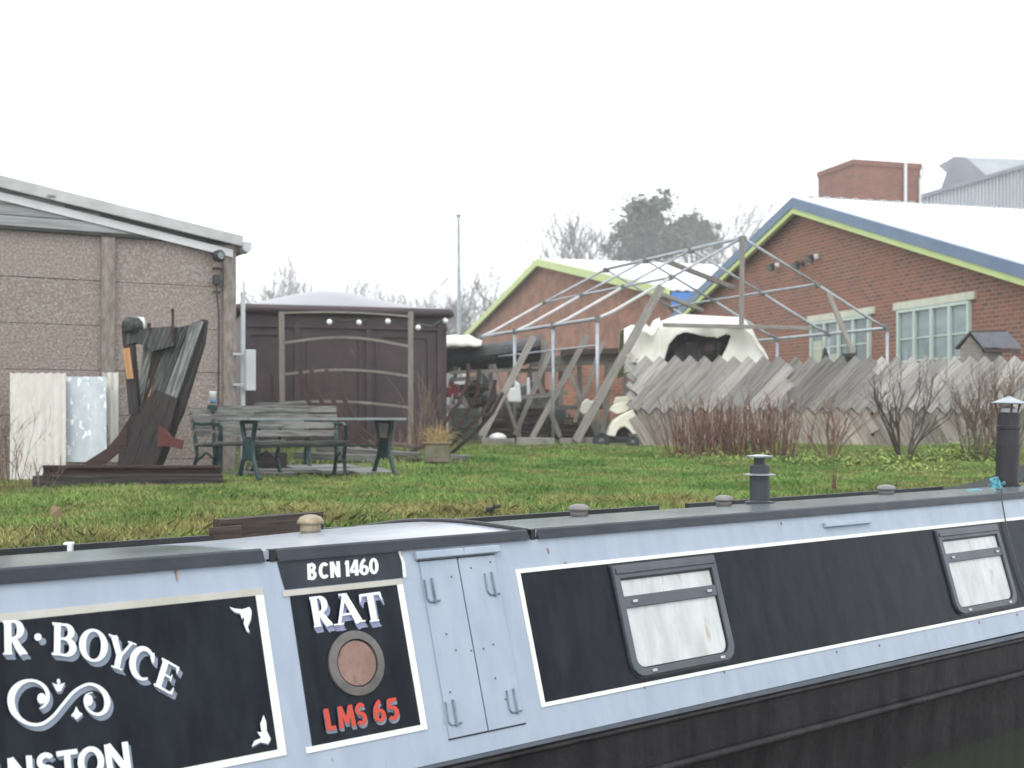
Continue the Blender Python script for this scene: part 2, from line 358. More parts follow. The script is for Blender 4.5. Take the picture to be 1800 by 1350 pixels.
mw.node_tree.links.new(nz.outputs['Fac'], bu.inputs['Height']); mw.node_tree.links.new(bu.outputs[0], b.inputs['Normal'])
m = MB(); m.add([d2.to_3d() * s + n2.to_3d() * q for q in (-14, 5.93) for s in (-60, 120)], [(0, 1, 3, 2)])
struct(m.build('canal_water', mw), 'dark green canal water under the boat')
# hill far behind, low and faded
m = MB()
def hill(u, v):
    x = -75 + 190 * u; y = 150 + 90 * v
    z = 1.2 + 17.5 * math.exp(-((x + 4) / 26) ** 2) * sst(0, .6, v) + 2.5 * math.sin(x * .13) * sst(0, .5, v) + 9 * math.exp(-((x - 55) / 30) ** 2) * sst(0, .6, v) + 5 * math.exp(-((x + 50) / 22) ** 2) * sst(0, .6, v)
    return (x, y, z)
m.grid(hill, 60, 14)
M('hill_scrub', (.050, .060, .036), (.085, .090, .055), .35, .9, .5)
struct(m.build('hill', 'hill_scrub', smooth=True), 'low scrubby hill in the misty distance')

# ---- grass: blades as one object nobody could count
def blades(name, mat, P, hgt, wid, lean, dry, label):
    N = len(P); a = rng.uniform(0, 2 * np.pi, N); la = rng.uniform(0, 2 * np.pi, N); ln = rng.uniform(0, lean, N)
    hh = hgt * rng.uniform(.55, 1.25, N); dx = np.stack([np.cos(a), np.sin(a), np.zeros(N)], 1) * (wid * rng.uniform(.6, 1.3, N))[:, None]
    bend = np.stack([np.cos(la) * ln * hh, np.sin(la) * ln * hh, hh], 1)
    mid = P + bend * .55 * np.array([.6, .6, 1.15]); tip = P + bend
    v = np.stack([P - dx, P + dx, mid + dx * .7, tip, mid - dx * .7], 1).reshape(-1, 3)
    me = bpy.data.meshes.new(name); me.vertices.add(5 * N); me.vertices.foreach_set('co', v.astype(np.float32).ravel())
    me.loops.add(5 * N); me.loops.foreach_set('vertex_index', np.arange(5 * N, dtype=np.int32))
    me.polygons.add(N); me.polygons.foreach_set('loop_start', np.arange(0, 5 * N, 5, dtype=np.int32)); me.update(calc_edges=True)
    t = rng.uniform(.6, 1.45, N)
    me.attributes.new('tint', 'FLOAT', 'POINT').data.foreach_set('value', np.repeat(t, 5).astype(np.float32))
    me.attributes.new('dry', 'FLOAT', 'POINT').data.foreach_set('value', np.repeat(np.clip(dry + rng.normal(0, .16, N), 0, 1), 5).astype(np.float32))
    me.materials.append(MATS[mat]); o = bpy.data.objects.new(name, me); C.objects.link(o); PM[o.name] = Matrix(); o['label'] = label; o['kind'] = 'stuff'; o['category'] = 'grass'
    return o
P = []; Hh = []; Dr = []
tries = 0
NB = 450000
while len(P) < NB:
    px = random.uniform(-60, 1860) if random.random() < .82 else random.choice((random.uniform(-700, -60), random.uniform(1860, 2300))); Y = 5.2 + (21.4 - 5.2) * random.random() ** .75
    x = (px - CX) / F * Y; q = n2.x * x + n2.y * Y
    if q < 6.02 or Y > 21.3: continue
    if x < -1.9 and Y > 13.6 and random.random() < .75 * sst(13.6, 14.8, Y): continue
    if x < -.6 and Y > 14.6 and random.random() < .8: continue
    P.append((x, Y, gz(x, Y) - .035)); Dr.append(dryness(x, Y, q))
    cl = .5 + .5 * math.sin(x * 3.1 + math.sin(Y * 2.3) * 2) * math.sin(Y * 2.7 + x)
    Hh.append((.050 + .035 * cl + .09 * max(0, 1 - (q - 6) / 1.1)))
P = np.array(P); Hh = np.array(Hh); Dr = np.array(Dr)
blades('grass', 'lawn', P, Hh, .0042 + .00022 * P[:, 1], .9, Dr, 'rough green and straw coloured grass on the canal bank')

P = []; Dr = []
for k in range(14000):
    px, py = random.choice([(random.gauss(760, 60), random.gauss(903, 8)), (random.gauss(860, 40), random.gauss(905, 7)), (random.gauss(560, 70), random.gauss(905, 8)), (random.uniform(0, 400), random.uniform(930, 965)), (random.uniform(950, 1250), random.gauss(885, 6))])
    b = G(px, py); P.append((b.x, b.y, b.z - .03)); Dr.append(random.uniform(.75, 1.1))
P = np.array(P); blades('dry_grass', 'lawn', P, .085, .0035, 1.3, np.array(Dr) * .8, 'long straw coloured dead grass along the edge of the canal bank')
# ================================================================ HOUSES, TOWER, SHEDS BEHIND
def roofpiece(root, name, mat, a, b, c, d, t=.12, corr=True, nn=None):
    """roof slope a-b along the eave, d-c along the ridge, corrugated across a->b"""
    a, b, c, d = map(V, (a, b, c, d)); nrm = (b - a).cross(d - a).normalized()
    if nrm.z < 0: nrm = -nrm
    nu = nn or int((b - a).length / .09); m = MB(); vs = []
    for j in range(2):
        for i in range(nu + 1):
            p = (a.lerp(b, i / nu) if j == 0 else d.lerp(c, i / nu)) + nrm * (.025 * math.cos(i * math.pi) if corr else 0); vs.append(p)
    for j in range(2):
        for i in range(nu + 1): vs.append(vs[j * (nu + 1) + i] - nrm * t)
    K = nu + 1; fs = []
    for i in range(nu): fs += [(i, i + 1, K + i + 1, K + i), (2 * K + i, 3 * K + i, 3 * K + i + 1, 2 * K + i + 1), (i, 2 * K + i, 2 * K + i + 1, i + 1), (K + i, K + i + 1, 3 * K + i + 1, 3 * K + i)]
    fs += [(0, K, 3 * K, 2 * K), (nu, 2 * K + nu, 3 * K + nu, K + nu)]
    m.add([PM[root.name] @ v for v in vs], fs)
    return m.build(name, mat, root)
TH = math.atan2(.2815, .9596)          # turn of the brick houses: local +x = along the gable wall towards us, local +y = back along the ridge
# local frame: origin under the apex of the gable wall; x axis runs along wall (to the right / nearer), y axis away along ridge
def brick_house(label, apex, halfw, rise, eave, length, brick, z0=1.25):
    rz = math.atan2(-.9596, .2815)     # local +x = (.2815,-.9596)
    root = thing('brick_building', label, 'building', (apex.x, apex.y, z0), rz)
    zr = apex.z - z0; ze = zr - rise
    W = lambda p: PM[root.name] @ V(p)
    m = MB(); m.prism([W((-halfw, 0, 0)), W((halfw, 0, 0)), W((halfw, 0, ze - .1)), W((0, 0, zr - .1)), W((-halfw, 0, ze - .1))], W((0, length, 0)) - W((0, 0, 0)))
    m.build('wall', brick, root)
    return root, zr, ze, W
ang = .2815 / .9596
def hit(px, py, o, dr):                # ray of a picture point with a vertical plane through o along dr (2D)
    rx = (px - CX) / F
    nx, ny = -dr[1], dr[0]
    Y = (nx * o[0] + ny * o[1]) / (nx * rx + ny)
    return V((rx * Y, Y, H - (py - HY) / F * Y))
# --- near brick building
wd = (-.2815, .9596); o1 = (10.0, 27.5)
ap1 = hit(1410, 347, o1, wd)
r1, zr, ze, W1 = brick_house('large red brick building with blue and green gable edge, white roof and two metal windows', ap1, 9.9, 3.1, 0, 26, 'brick_red')
for sgn in (-1, 1):
    # two roof slopes, overhanging the gable
    ov = .28; e = 10.25; dz = 3.1 * e / 9.9
    roofpiece(r1, 'roof', 'roof_white', W1 and (sgn * e, -ov, zr - dz), (sgn * e, 26.3, zr - dz), (0, 26.3, zr), (0, -ov, zr), .10)
    for nm, mat, o0, h, yy in (('barge_board', 'barge_blue', -.02, .28, -ov - .05), ('barge_trim', 'barge_green', -.30, .15, -ov - .02)):
        m = MB(); z0_, z1_ = zr + o0, zr - dz + o0
        m.prism([W1((0, yy, z0_)), W1((sgn * e, yy, z1_)), W1((sgn * e, yy, z1_ - h)), W1((0, yy, z0_ - h))], W1((0, .09 if nm == 'barge_board' else .12, 0)) - W1((0, 0, 0)))
        m.build(nm, mat, r1)
mm_ = MB(); mm_.M = PM[r1.name]
mm_.box((.02, 13, zr + .012), (.07, 26, .02))
for i in range(58): mm_.box((.05, .25 + i * .45, zr + .02), (.16, .14, .03))
mm_.build('ridge_capping', 'clad_grey', r1)
def local1(px, py):
    return PM[r1.name].inverted() @ hit(px, py, o1, wd)
def window(root, x0, x1, z0, z1, nl, transoms, glass, lintel, extra=None):
    f = MB(); f.M = PM[root.name]; w_ = x1 - x0; h = z1 - z0; t = .07; y = -.03
    f.box(((x0 + x1) / 2, y, z1 - t / 2), (w_, .12, t)); f.box(((x0 + x1) / 2, y, z0 + t / 2), (w_, .12, t))
    for k in range(nl + 1): f.box((x0 + t / 2 + (w_ - t) * k / nl, y, (z0 + z1) / 2), (t if k in (0, nl) else .085, .116, h - 2 * t))
    for tz in transoms:
        for k in range(nl):
            a_ = x0 + t + (w_ - t) * k / nl; b_ = x0 + (w_ - t) * (k + 1) / nl; f.box(((a_ + b_) / 2, y + .01, z0 + h * tz), (b_ - a_ - .03, .06, .035))
    fr = f.build('window', 'win_frame', root)
    p = MB(); p.M = PM[root.name]
    p.box(((x0 + x1) / 2, -.015, (z0 + z1) / 2), (w_ - 2 * t, .02, h - 2 * t)); PM[fr.name] = PM[root.name]
    p.build('pane', glass, fr)
    l = MB(); l.M = PM[root.name]; l.box(((x0 + x1) / 2, -.02, z1 + .10), (w_ + .34, .10, .17)); l.build('lintel', lintel, fr)
    s = MB(); s.M = PM[root.name]; s.box(((x0 + x1) / 2, -.05, z0 - .04), (w_ + .16, .16, .06)); s.build('sill', lintel, fr)
    if extra: 
        e = MB(); e.M = PM[root.name]; extra(e, x0, z0, w_, h); e.build('blind', 'blind_cream', fr)
a_ = local1(1581, 543); b_ = local1(1708, 660); c_ = local1(1428, 570); e_ = local1(1532, 660)
zt = (local1(1645, 537).z); zb = zt - 1.75
window(r1, a_.x, b_.x, zb, zt, 4, (.60, .30), 'glass_pale', 'lintel')
window(r1, c_.x, e_.x, zb, zt, 4, (.60, .30), 'glass_dull', 'lintel', lambda e, x0, z0, w_, h: (e.box((x0 + w_ * .37, -.035, z0 + h * .36), (w_ * .235, .02, h * .26)), e.box((x0 + w_ * .12, -.035, z0 + h * .38), (w_ * .16, .02, h * .66))))
# floodlights on the gable
for (px, py, rr, lb) in ((1412, 463, 0, 'round black floodlight high on the brick gable, the middle one of three'), (1437, 451, 1, 'black floodlight with pale bracket high on the brick gable, topmost of three'), (1368, 466, 1, 'small floodlight with pale bracket on the brick gable behind the bare metal rafter')):
    p = hit(px, py, o1, wd); nn_ = V((-.9596, -.2815, 0))
    t = thing('floodlight', lb, 'floodlight', tuple(p + nn_ * .02), 0, 'floodlights on the brick gable')
    mb = MB(); mb.tube([p, p + nn_ * .22 + V((0, 0, -.02))], .025, 6); mb.box(p + nn_ * .01, (.12, .12, .12), rz=TH); mb.build('bracket', 'plastic_white' if rr else 'plastic_black', t)
    q = p + nn_ * .26 + V((.03, -.06, -.06)); ax = V((-.62, -.25, -.75)).normalized()
    mb = MB(); mb.lathe(q, [(.04, -.10), (.08, -.06), (.12, .04), (.125, .08)], 14, axis=ax); mb.build('lamp_housing', 'plastic_black', t, smooth=True)
    mb = MB(); mb.lathe(q + ax * .085, [(.10, 0), (.09, .012)], 14, axis=ax); mb.build('lamp_glass', 'lamp_glass', t)
# --- far brick building
ap2 = D(955, 454, 59); r2, zr, ze, W2 = brick_house('brick building with lime green gable edge and white corrugated roof, behind the bare metal frame', ap2, 15, 2.85, 0, 30, 'brick_orange')
for sgn in (-1, 1):
    e = 15.4; dz = 2.85 * e / 15; ov = .3
    roofpiece(r2, 'roof', 'roof_white', (sgn * e, -ov, zr - dz), (sgn * e, 30.3, zr - dz), (0, 30.3, zr), (0, -ov, zr), .10, nn=170)
    m = MB(); m.prism([W2((0, -ov - .05, zr - .03)), W2((sgn * e, -ov - .05, zr - dz - .03)), W2((sgn * e, -ov - .05, zr - dz - .36)), W2((0, -ov - .05, zr - .36))], W2((0, .1, 0)) - W2((0, 0, 0)))
    m.build('barge_trim', 'barge_green', r2)
m = MB(); m.M = PM[r2.name]; m.box((15.44, 15, zr - 2.93 - .42), (.07, 30.4, .52)); m.build('fascia', 'barge_bright_blue', r2)
m = MB(); m.M = PM[r2.name]; m.box((15.03, 15, zr - 2.93 - .95), (.05, 30, .5)); m.build('soffit_band', 'box_brown', r2)
# --- brick tower
tc_ = V((15.0, 55, 0)); rz = math.atan2(.2815, .9596)
tw = thing('brick_tower', 'flat topped square brick tower rising behind the white roof', 'tower', (15.0, 55.0, 1.25), rz)
hz = (HY - 280) / F * 55 + H - 1.25
m = MB(); m.M = PM[tw.name]; m.box((1.7, 1.5, hz / 2 - .1), (3.4, 3.0, hz - .2)); m.build('wall', 'brick_tower', tw)
m = MB(); m.M = PM[tw.name]; m.box((1.7, 1.5, hz - .12), (3.5, 3.1, .24)); m.build('parapet', 'brick_tower', tw)
m = MB(); m.M = PM[tw.name]; m.tube([(2.55, -.12, 3), (2.55, -.12, hz - .05)], .07, 8); m.build('pipe', 'galv_white', tw)
m = MB(); m.M = PM[tw.name]; m.tube([(3.30, -.12, 3), (3.30, -.12, hz - .75), (3.45, -.1, hz - .5), (3.45, -.1, hz - .15)], .06, 8); m.build('downpipe', 'pvc_grey', tw)
m = MB(); m.M = PM[tw.name]; m.tube([(2.45, 1.0, hz), (2.45, 1.0, hz + 2.1)], .018, 6); m.tube([(2.3, 1.0, hz + 2.05), (2.6, 1.0, hz + 2.05)], .015, 5); m.build('aerial', 'galv_white', tw)
# --- metal clad works behind
t = thing('metal_shed', 'pale grey metal clad works with ribbed gable and a triangular roof monitor', 'industrial building', tuple(D(1600, 735, 74).xy.to_3d() + V((0, 0, 1.25))), .1)
def P3(px, py, Y): return D(px, py, Y)
m = MB(); m.prism([P3(1560, 362, 74), P3(1560, 735, 74), P3(2100, 735, 78), P3(2100, 205, 78)], (2, 26, 0)); m.build('wall', 'clad_grey', t)
m = MB()
A_, B_ = P3(1560, 362, 73.9), P3(2100, 205, 77.9)
for i in range(90):
    p = A_.lerp(B_, i / 90); m.box((p.x, p.y - .03, p.z / 2 + .6), (.07, .08, p.z - 1.3), tint=.93)
m.build('cladding_rib', 'clad_grey', t)
m = MB(); m.beam(A_ + V((0, -.1, 0)), B_ + V((0, -.1, 0)), .3, .22); m.build('verge', 'clad_dark', t)
m = MB(); m.prism([P3(1674, 275, 82), P3(1654, 330, 82), P3(1735, 330, 82)], (.9, .1, 0)); m.build('monitor_gable', 'clad_dark', t)
m = MB(); m.prism([P3(1676, 276, 82.2), P3(1737, 331, 82.2), P3(2100, 345, 84), P3(2100, 288, 84)], (0, 3, .05)); m.build('monitor_roof', 'clad_grey', t)

# ================================================================ POLE
p = D(808, 735, 40); p.z = 1.25; top = D(806, 380, 40)
t = thing('metal_pole', 'tall thin grey metal pole standing behind the brown van body', 'pole', tuple(p))
m = MB(); m.tube([p, p.lerp(top, .45), top], [.10, .075, .045], 10); m.build('shaft', 'galv', t)
m = MB(); m.lathe(top, [(.07, -.02), (.09, .02), (.06, .07)], 10); m.build('cap', 'galv', t)
m = MB(); m.lathe(p, [(.2, -.1), (.2, .05), (.12, .12)], 12); m.build('base', 'concrete', t)

# ================================================================ TREES
def bare_tree(label, base, hgt, spread, seed, group, trunk_r=.22, tw=1.0, lean=(0, 0), name='bare_tree', up=.55, levels=6):
    rd = random.Random(seed); t = thing(name, label, 'tree', tuple(base), 0, group)
    mt = MB(); mc = MB()
    def grow(p, dr, L, r, lv):
        pts = [p]; n = 4
        for i in range(n):
            dr = (dr + V((rd.gauss(0, .14), rd.gauss(0, .14), rd.gauss(0, .08) + .05 * up))).normalized(); pts.append(pts[-1] + dr * L / n)
        rs = [r * (1 - .45 * i / n) for i in range(n + 1)]
        (mt if lv < 2 else mc).tube(pts, rs, 6 if lv < 2 else 3, cap=False)
        if lv >= levels: return
        k = 4 if lv == 0 else (3 if lv < 4 else 2)
        for i in range(k + (1 if lv < 2 else 0)):
            f = rd.uniform(.35, 1) if i else 1; idx = min(n, max(1, int(f * n + .5)))
            a = rd.uniform(0, 6.28); sp = spread * rd.uniform(.6, 1.3)
            nd = (dr + V((math.cos(a) * sp, math.sin(a) * sp, up * .5 * rd.random()))).normalized()
            grow(pts[idx], nd, L * rd.uniform(.58, .82), max(rs[idx] * .62, .012 * tw), lv + 1)
    grow(V(base), V((lean[0], lean[1], 1)).normalized(), hgt * .34, trunk_r, 0)
    mt.build('trunk', 'bark', t); mc.build('crown', 'twig', t)
    return t
GZ = 1.2
trees = [ # px, top py, Y, spread, label
    (432, 484, 95, .5, 'faint bare tree just right of the pebbledash shed roof corner'),
    (505, 462, 105, .42, 'tall faint bare tree above the left part of the brown van roof'),
    (560, 472, 112, .45, 'faint bare tree above the peak of the brown van roof'),
    (628, 478, 100, .5, 'faint bare tree above the right half of the brown van roof'),
    (672, 486, 108, .5, 'low faint bare tree above the right part of the brown van roof'),
    (745, 484, 92, .6, 'bare tree just left of the tall metal pole'),
    (790, 488, 110, .55, 'faint bare tree directly behind the tall metal pole'),
    (850, 468, 80, .75, 'bare tree with rounded spreading crown right of the tall metal pole')]
for i, (px, py, Y, sp, lb) in enumerate(trees):
    b_ = D(px, 735, Y); hh = (HY - py) / F * Y + H - GZ
    hh = (hh - .6) * 2.1 + .6; Y *= 2.1; b_.x *= 2.1; bare_tree(lb, (b_.x, Y, GZ - .2), hh * 1.02, sp, 20 + i, 'bare trees behind the yard', .40, 3.6)
trees = [(1012, 385, 88, .42, -.12, 'leaning bare tree above the far brick building, left of the evergreen'),
         (1062, 362, 96, .45, -.05, 'bare tree rising against the left side of the evergreen'),
         (1225, 360, 92, .5, 0, 'bare tree behind the small evergreen'),
         (1275, 372, 84, .5, 0, 'dense bare tree between the small evergreen and the blue gable edge'),
         (1325, 395, 98, .5, 0, 'faint bare tree touching the blue gable edge')]
for i, (px, py, Y, sp, ln, lb) in enumerate(trees):
    b_ = D(px, 735, Y); hh = (HY - py) / F * Y + H - GZ
    hh = (hh - .6) * 2.1 + .6; Y *= 2.1; b_.x *= 2.1; bare_tree(lb, (b_.x, Y, GZ - .2), hh * 1.06, sp, 60 + i, 'bare trees behind the roofs', .46, 3.4, (ln, 0))
def evergreen(label, clumps, base, Y, N, seed):
    rd = random.Random(seed); t = thing('evergreen_tree', label, 'tree', tuple(base), 0, 'evergreen trees behind the roofs')
    mt = MB(); top = V(clumps[0][:3]); mt.tube([base, V(base).lerp(top, .5), top], [.4, .28, .1], 8)
    for c in clumps[1:]: 
        c0 = V(base).lerp(top, .45 + .3 * rd.random()); mt.tube([c0, V(c[:3])], [.16, .05], 6)
    mt.build('trunk', 'bark', t); mc = MB(); tot = sum(c[3] ** 2 for c in clumps)
    for (x, y, z, r) in clumps:
        sub = [(rd.gauss(0, .52) * r, rd.gauss(0, .52) * r, rd.gauss(0, .46) * r, r * rd.uniform(.2, .55)) for k in range(26)]
        for k in range(int(N * r * r / tot)):
            s_ = rd.choice(sub); u = V((rd.gauss(0, 1), rd.gauss(0, 1), rd.gauss(0, 1))).normalized() * s_[3] * abs(rd.gauss(0, .75))
            c = V((x + s_[0], y + s_[1], z + s_[2])) + u; s = rd.uniform(.16, .48)
            a = V((rd.gauss(0, 1), rd.gauss(0, 1), rd.gauss(0, .6))).normalized() * s; b = a.cross(V((rd.gauss(0, 1), rd.gauss(0, 1), rd.gauss(0, 1))).normalized()).normalized() * s * .6
            mc.add([c - a, c - b, c + a, c + b], [(0, 1, 2, 3)], rd.uniform(.8, 1.2))
    mc.build('crown', 'pine', t)
Ye = 190
def cl(px, py, rpx): p = D(px, py, Ye + random.uniform(-1.5, 1.5)); return (p.x, p.y, p.z, rpx / F * Ye)
evergreen('large dense dark evergreen tree above the far white roof', [cl(1138, 400, 42), cl(1112, 415, 30), cl(1150, 375, 28), cl(1165, 420, 30), cl(1095, 440, 26), cl(1130, 445, 36), cl(1125, 372, 18), cl(1180, 435, 20)], D(1135, 735, Ye).xy.to_3d() + V((0, 0, 1)), Ye, 20000, 3)
Ye = 200
evergreen('small open crowned evergreen right of the large dense evergreen', [cl(1215, 398, 22), cl(1198, 408, 16), cl(1238, 405, 17), cl(1225, 425, 14), cl(1248, 418, 10), cl(1262, 430, 9)], D(1220, 735, Ye).xy.to_3d() + V((0, 0, 1)), Ye, 7000, 4)
# ================================================================ PEBBLEDASH SHED (left)
SRZ = math.atan2(.496, .868)
sh = thing('concrete_shed', 'pebbledashed concrete panel shed with shallow pitched roof and peeling grey boards under the white edge', 'shed', (-3.65, 16.5, 1.05), SRZ)
def mbl(root): m = MB(); m.M = PM[root.name]; return m
zt = H + 2.28 - 1.05        # top of the panels above the shed's foot
rows = [0, zt - .56 * 5, zt - .56 * 4, zt - .56 * 3, zt - .56 * 2, zt - .56, zt]
m = mbl(sh)
for c in range(6):
    x1 = -.17 - 1.55 * c; x0 = x1 - 1.38
    for i in range(6): m.box(((x0 + x1) / 2, .04 + .004 * ((i * 7 + c) % 3), (rows[i] + rows[i + 1]) / 2 - .004), (1.38, .08, rows[i + 1] - rows[i] - .007), tint=random.uniform(.93, 1.05))
for i in range(6): m.box((-.04, 3.6, (rows[i] + rows[i + 1]) / 2), (.08, 6.9, rows[i + 1] - rows[i] - .014))
m.build('wall_panel', 'pebble', sh)
m = mbl(sh); m.box((-4.7, .35, zt / 2 - .1), (9.1, .5, zt - .25)); m.build('inner_wall', 'gap_dark', sh)
for c in range(7):
    m = mbl(sh); m.box((-.085 - 1.55 * c, .01, zt / 2), (.17, .13, zt)); m.build('post', 'shed_post', sh, bevel=.012)
sl = .172; ze_ = 2.42 + H - 1.05      # roof edge top at x=0
def rz_(x): return ze_ - .02 - sl * x * 1.0
RG = -5.2
m = mbl(sh); m.prism([(.16, -.02, rz_(.16) - .20), (RG, -.02, rz_(RG) - .20), (RG, -.02, zt + .03), (-.1, -.02, zt + .03)], (0, .05, 0)); m.build('gable_boarding', 'shed_wood', sh)
m = mbl(sh)
for i in range(5):
    z = zt + .10 + .13 * i; xe = -.1 - (z - zt) / sl * .55 - .9
    if xe > RG: m.box(((xe + RG) / 2, -.04, z), (xe - RG, .018, .118), tint=random.uniform(.8, 1.15))
m.build('board', 'shed_wood', sh)
m = mbl(sh); m.prism([(-.05, -.075, rz_(-.05) - .20), (RG, -.075, rz_(RG) - .18), (RG, -.075, rz_(RG) - .27), (-.05, -.075, rz_(-.05) - .30)], (0, .03, 0)); m.build('white_board', 'board_white', sh)
m = mbl(sh); m.prism([(.06, -.16, rz_(.06)), (RG, -.16, rz_(RG)), (RG, -.16, rz_(RG) - .155), (.06, -.16, rz_(.06) - .14)], (0, .05, 0)); m.build('barge_board', 'barge_white', sh, bevel=.008)
m = mbl(sh); m.prism([(.06, -.14, rz_(.06) - .01), (RG, -.14, rz_(RG) - .01), (RG, -.14, rz_(RG) - .05), (.06, -.14, rz_(.06) - .05)], (0, 7.3, 0))
m.prism([(RG, -.14, rz_(RG) - .01), (2 * RG, -.14, rz_(.0) - .01), (2 * RG, -.14, rz_(0) - .05), (RG, -.14, rz_(RG) - .05)], (0, 7.3, 0)); m.build('roof', 'barge_white', sh)
m = mbl(sh); zg = rz_(.2) - .12
m.prism([(.05, -.2, zg + .06), (.05, -.2, zg - .03), (.08, -.2, zg - .07), (.13, -.2, zg - .07), (.16, -.2, zg - .03), (.16, -.2, zg + .06)], (0, 7.3, 0)); m.build('gutter', 'pvc_grey', sh)
m = mbl(sh); m.box((-4.7, -.04, zt + .01), (9.3, .06, .035)); m.build('lintel_beam', 'gap_dark', sh)
# grey pipe with meter cabinet on the shed corner
m = mbl(sh); z0 = H + .32 - 1.05
m.tube([(.10, -.02, .0), (.10, -.02, z0 + 1.34)], .032, 8); o = m.build('downpipe', 'pvc_grey', sh)
t = thing('cabinet', 'narrow pale grey box bracketed to the shed corner beside the brown van body', 'cabinet', tuple(PM[sh.name] @ V((.12, -.12, H + .36 - 1.05))), SRZ)
m = mbl(t); m.box((.03, -.03, .27), (.13, .12, .54)); m.build('box', 'pvc_grey', t, bevel=.01)
m = mbl(t); m.box((-.10, .02, .08), (.16, .03, .03)); m.box((-.10, .02, .48), (.16, .03, .03)); m.build('bracket', 'pvc_grey', t)
# floodlight and junction box with its cable
t = thing('wall_light', 'small black security light high on the shed wall near the roof corner', 'light', tuple(PM[sh.name] @ V((-.27, -.05, H + 2.10 - 1.05))), SRZ)
m = mbl(t); m.tube([(0, 0, -.03), (0, -.10, 0)], .02, 6); m.build('bracket', 'plastic_black', t)
m = mbl(t); m.lathe((0, -.13, 0), [(.045, -.09), (.075, -.05), (.08, .03), (.07, .045)], 14, axis=(.3, -.8, .05)); m.build('lamp_housing', 'plastic_black', t, smooth=True)
m = mbl(t); m.lathe((.015, -.175, .0), [(.050, 0), (.045, .01)], 14, axis=(.3, -.8, .05)); m.build('lamp_glass', 'lamp_glass', t)
t = thing('junction_box', 'small dark sensor box under the security light, its cable running down the wall', 'junction box', tuple(PM[sh.name] @ V((-.27, -.05, H + 1.80 - 1.05))), SRZ)
m = mbl(t); m.box((0, -.03, 0), (.09, .08, .13)); m.build('box', 'plastic_black', t, bevel=.008)
m = mbl(t); m.box((.02, -.02, .15), (.14, .05, .03)); m.build('sensor', 'plastic_black', t, bevel=.008)
m = mbl(t); m.tube([(0, -.02, -.05), (0, -.02, -.12), (.03, -.025, -.5), (.02, -.025, -1.5), (.02, -.025, -2.7)], .012, 5); m.box((0, -.02, -.16), (.1, .03, .03)); m.build('cable', 'plastic_black', t)

# ================================================================ SHEETS LEANING ON THE SHED
def leansheet(name, label, cat, x0, x1, ytop, ybot, Yb, Yt, mat, ribs=0, group=None):
    a = D(x0, ybot, Yb); b = D(x1, ybot, Yb + .12); c = D(x1, ytop, Yt + .12); d = D(x0, ytop, Yt)
    m = MB(); nrm = (b - a).cross(d - a).normalized() * -.03
    if ribs:
        N = ribs * 2
        vs = []; 
        for j in range(2):
            for i in range(N + 1):
                u = i / N; p = (a.lerp(b, u) if j == 0 else d.lerp(c, u)); p = p + nrm * (1.0 if i % 2 else 0.0); vs.append(p)
        vs += [v - nrm * .6 for v in vs]; K = N + 1
        fs = [(i, i + 1, K + i + 1, K + i) for i in range(N)] + [(2 * K + i, 3 * K + i, 3 * K + i + 1, 2 * K + i + 1) for i in range(N)] + [(i, 2 * K + i, 2 * K + i + 1, i + 1) for i in range(N)] + [(K + i, K + i + 1, 3 * K + i + 1, 3 * K + i) for i in range(N)] + [(0, K, 3 * K, 2 * K), (N, 2 * K + N, 3 * K + N, K + N)]
        m.add(vs, fs)
    else: m.prism([a, b, c, d], nrm * .8)
    o = m.build(name, mat, origin=tuple(a)); tag(o, label, cat, group); return o
leansheet('metal_sheet', 'off-white ribbed sheet leaning on the shed wall, widest and leftmost', 'metal sheet', 18, 116, 656, 846, 14.05, 14.75, 'sheet_cream', 7)
leansheet('steel_sheet', 'stained pale blue steel sheet leaning beside the ribbed white sheet', 'metal sheet', 114, 187, 662, 812, 14.45, 14.95, 'sheet_blue')
leansheet('plaster_board', 'narrow cream board leaning behind the pale blue steel sheet', 'board', 180, 207, 655, 812, 14.9, 15.2, 'sheet_cream', 2)

# ================================================================ DERELICT RUDDER ON BEAMS
def PB(m, x0, y0, Y0, x1, y1, Y1, w, h, up=(0, 0, 1), tint=1, **k): return m.beam(D(x0, y0, Y0), D(x1, y1, Y1), w, h, up, tint, **k)
Yr = 13.9; px2m = Yr / F
t = thing('wooden_rudder', 'old weathered timber boat rudder standing on rusty beams against the shed', 'rudder', tuple(D(250, 822, Yr)))
def slab(m, pts, Y, th, tint=1): m.prism([D(x, y, Y) for x, y in pts], (0, th, 0), tint, zg=-.35)
m = MB(); slab(m, [(336, 568), (351, 563), (357, 566), (300, 730), (284, 768), (268, 790), (262, 745), (290, 690)], Yr - .02, .1); m.build('edge_plank', 'wood_edge', t)
m = MB(); slab(m, [(352, 562), (361, 562), (357, 600), (318, 728), (298, 770), (283, 792), (272, 790), (300, 735)], Yr + .03, .14); m.build('back_plank', 'wood_black', t)
m = MB(); slab(m, [(300, 578), (338, 570), (300, 690), (268, 760), (262, 700), (274, 655)], Yr + .02, .10); m.beam(D(322, 585, Yr + .0), D(283, 700, Yr + .0), .05, .02, (0, 1, 0)); m.build('plank', 'wood_weather', t)
m = MB(); slab(m, [(222, 586), (250, 578), (305, 573), (304, 608), (270, 617), (240, 602), (222, 606)], Yr - .08, .16); m.build('head_block', 'wood_weather', t)
m = MB(); slab(m, [(262, 618), (303, 612), (288, 668), (262, 745), (240, 742), (262, 672)], Yr + .08, .08); m.build('inner_plank', 'wood_dark', t)
m = MB(); slab(m, [(252, 606), (268, 618), (252, 700), (246, 742), (238, 744), (243, 690)], Yr + .05, .06); m.build('slat', 'wood_edge', t)
m = MB(); slab(m, [(270, 672), (280, 668), (262, 712), (252, 716)], Yr + .04, .03); m.build('worn_patch', 'wood_orange', t)
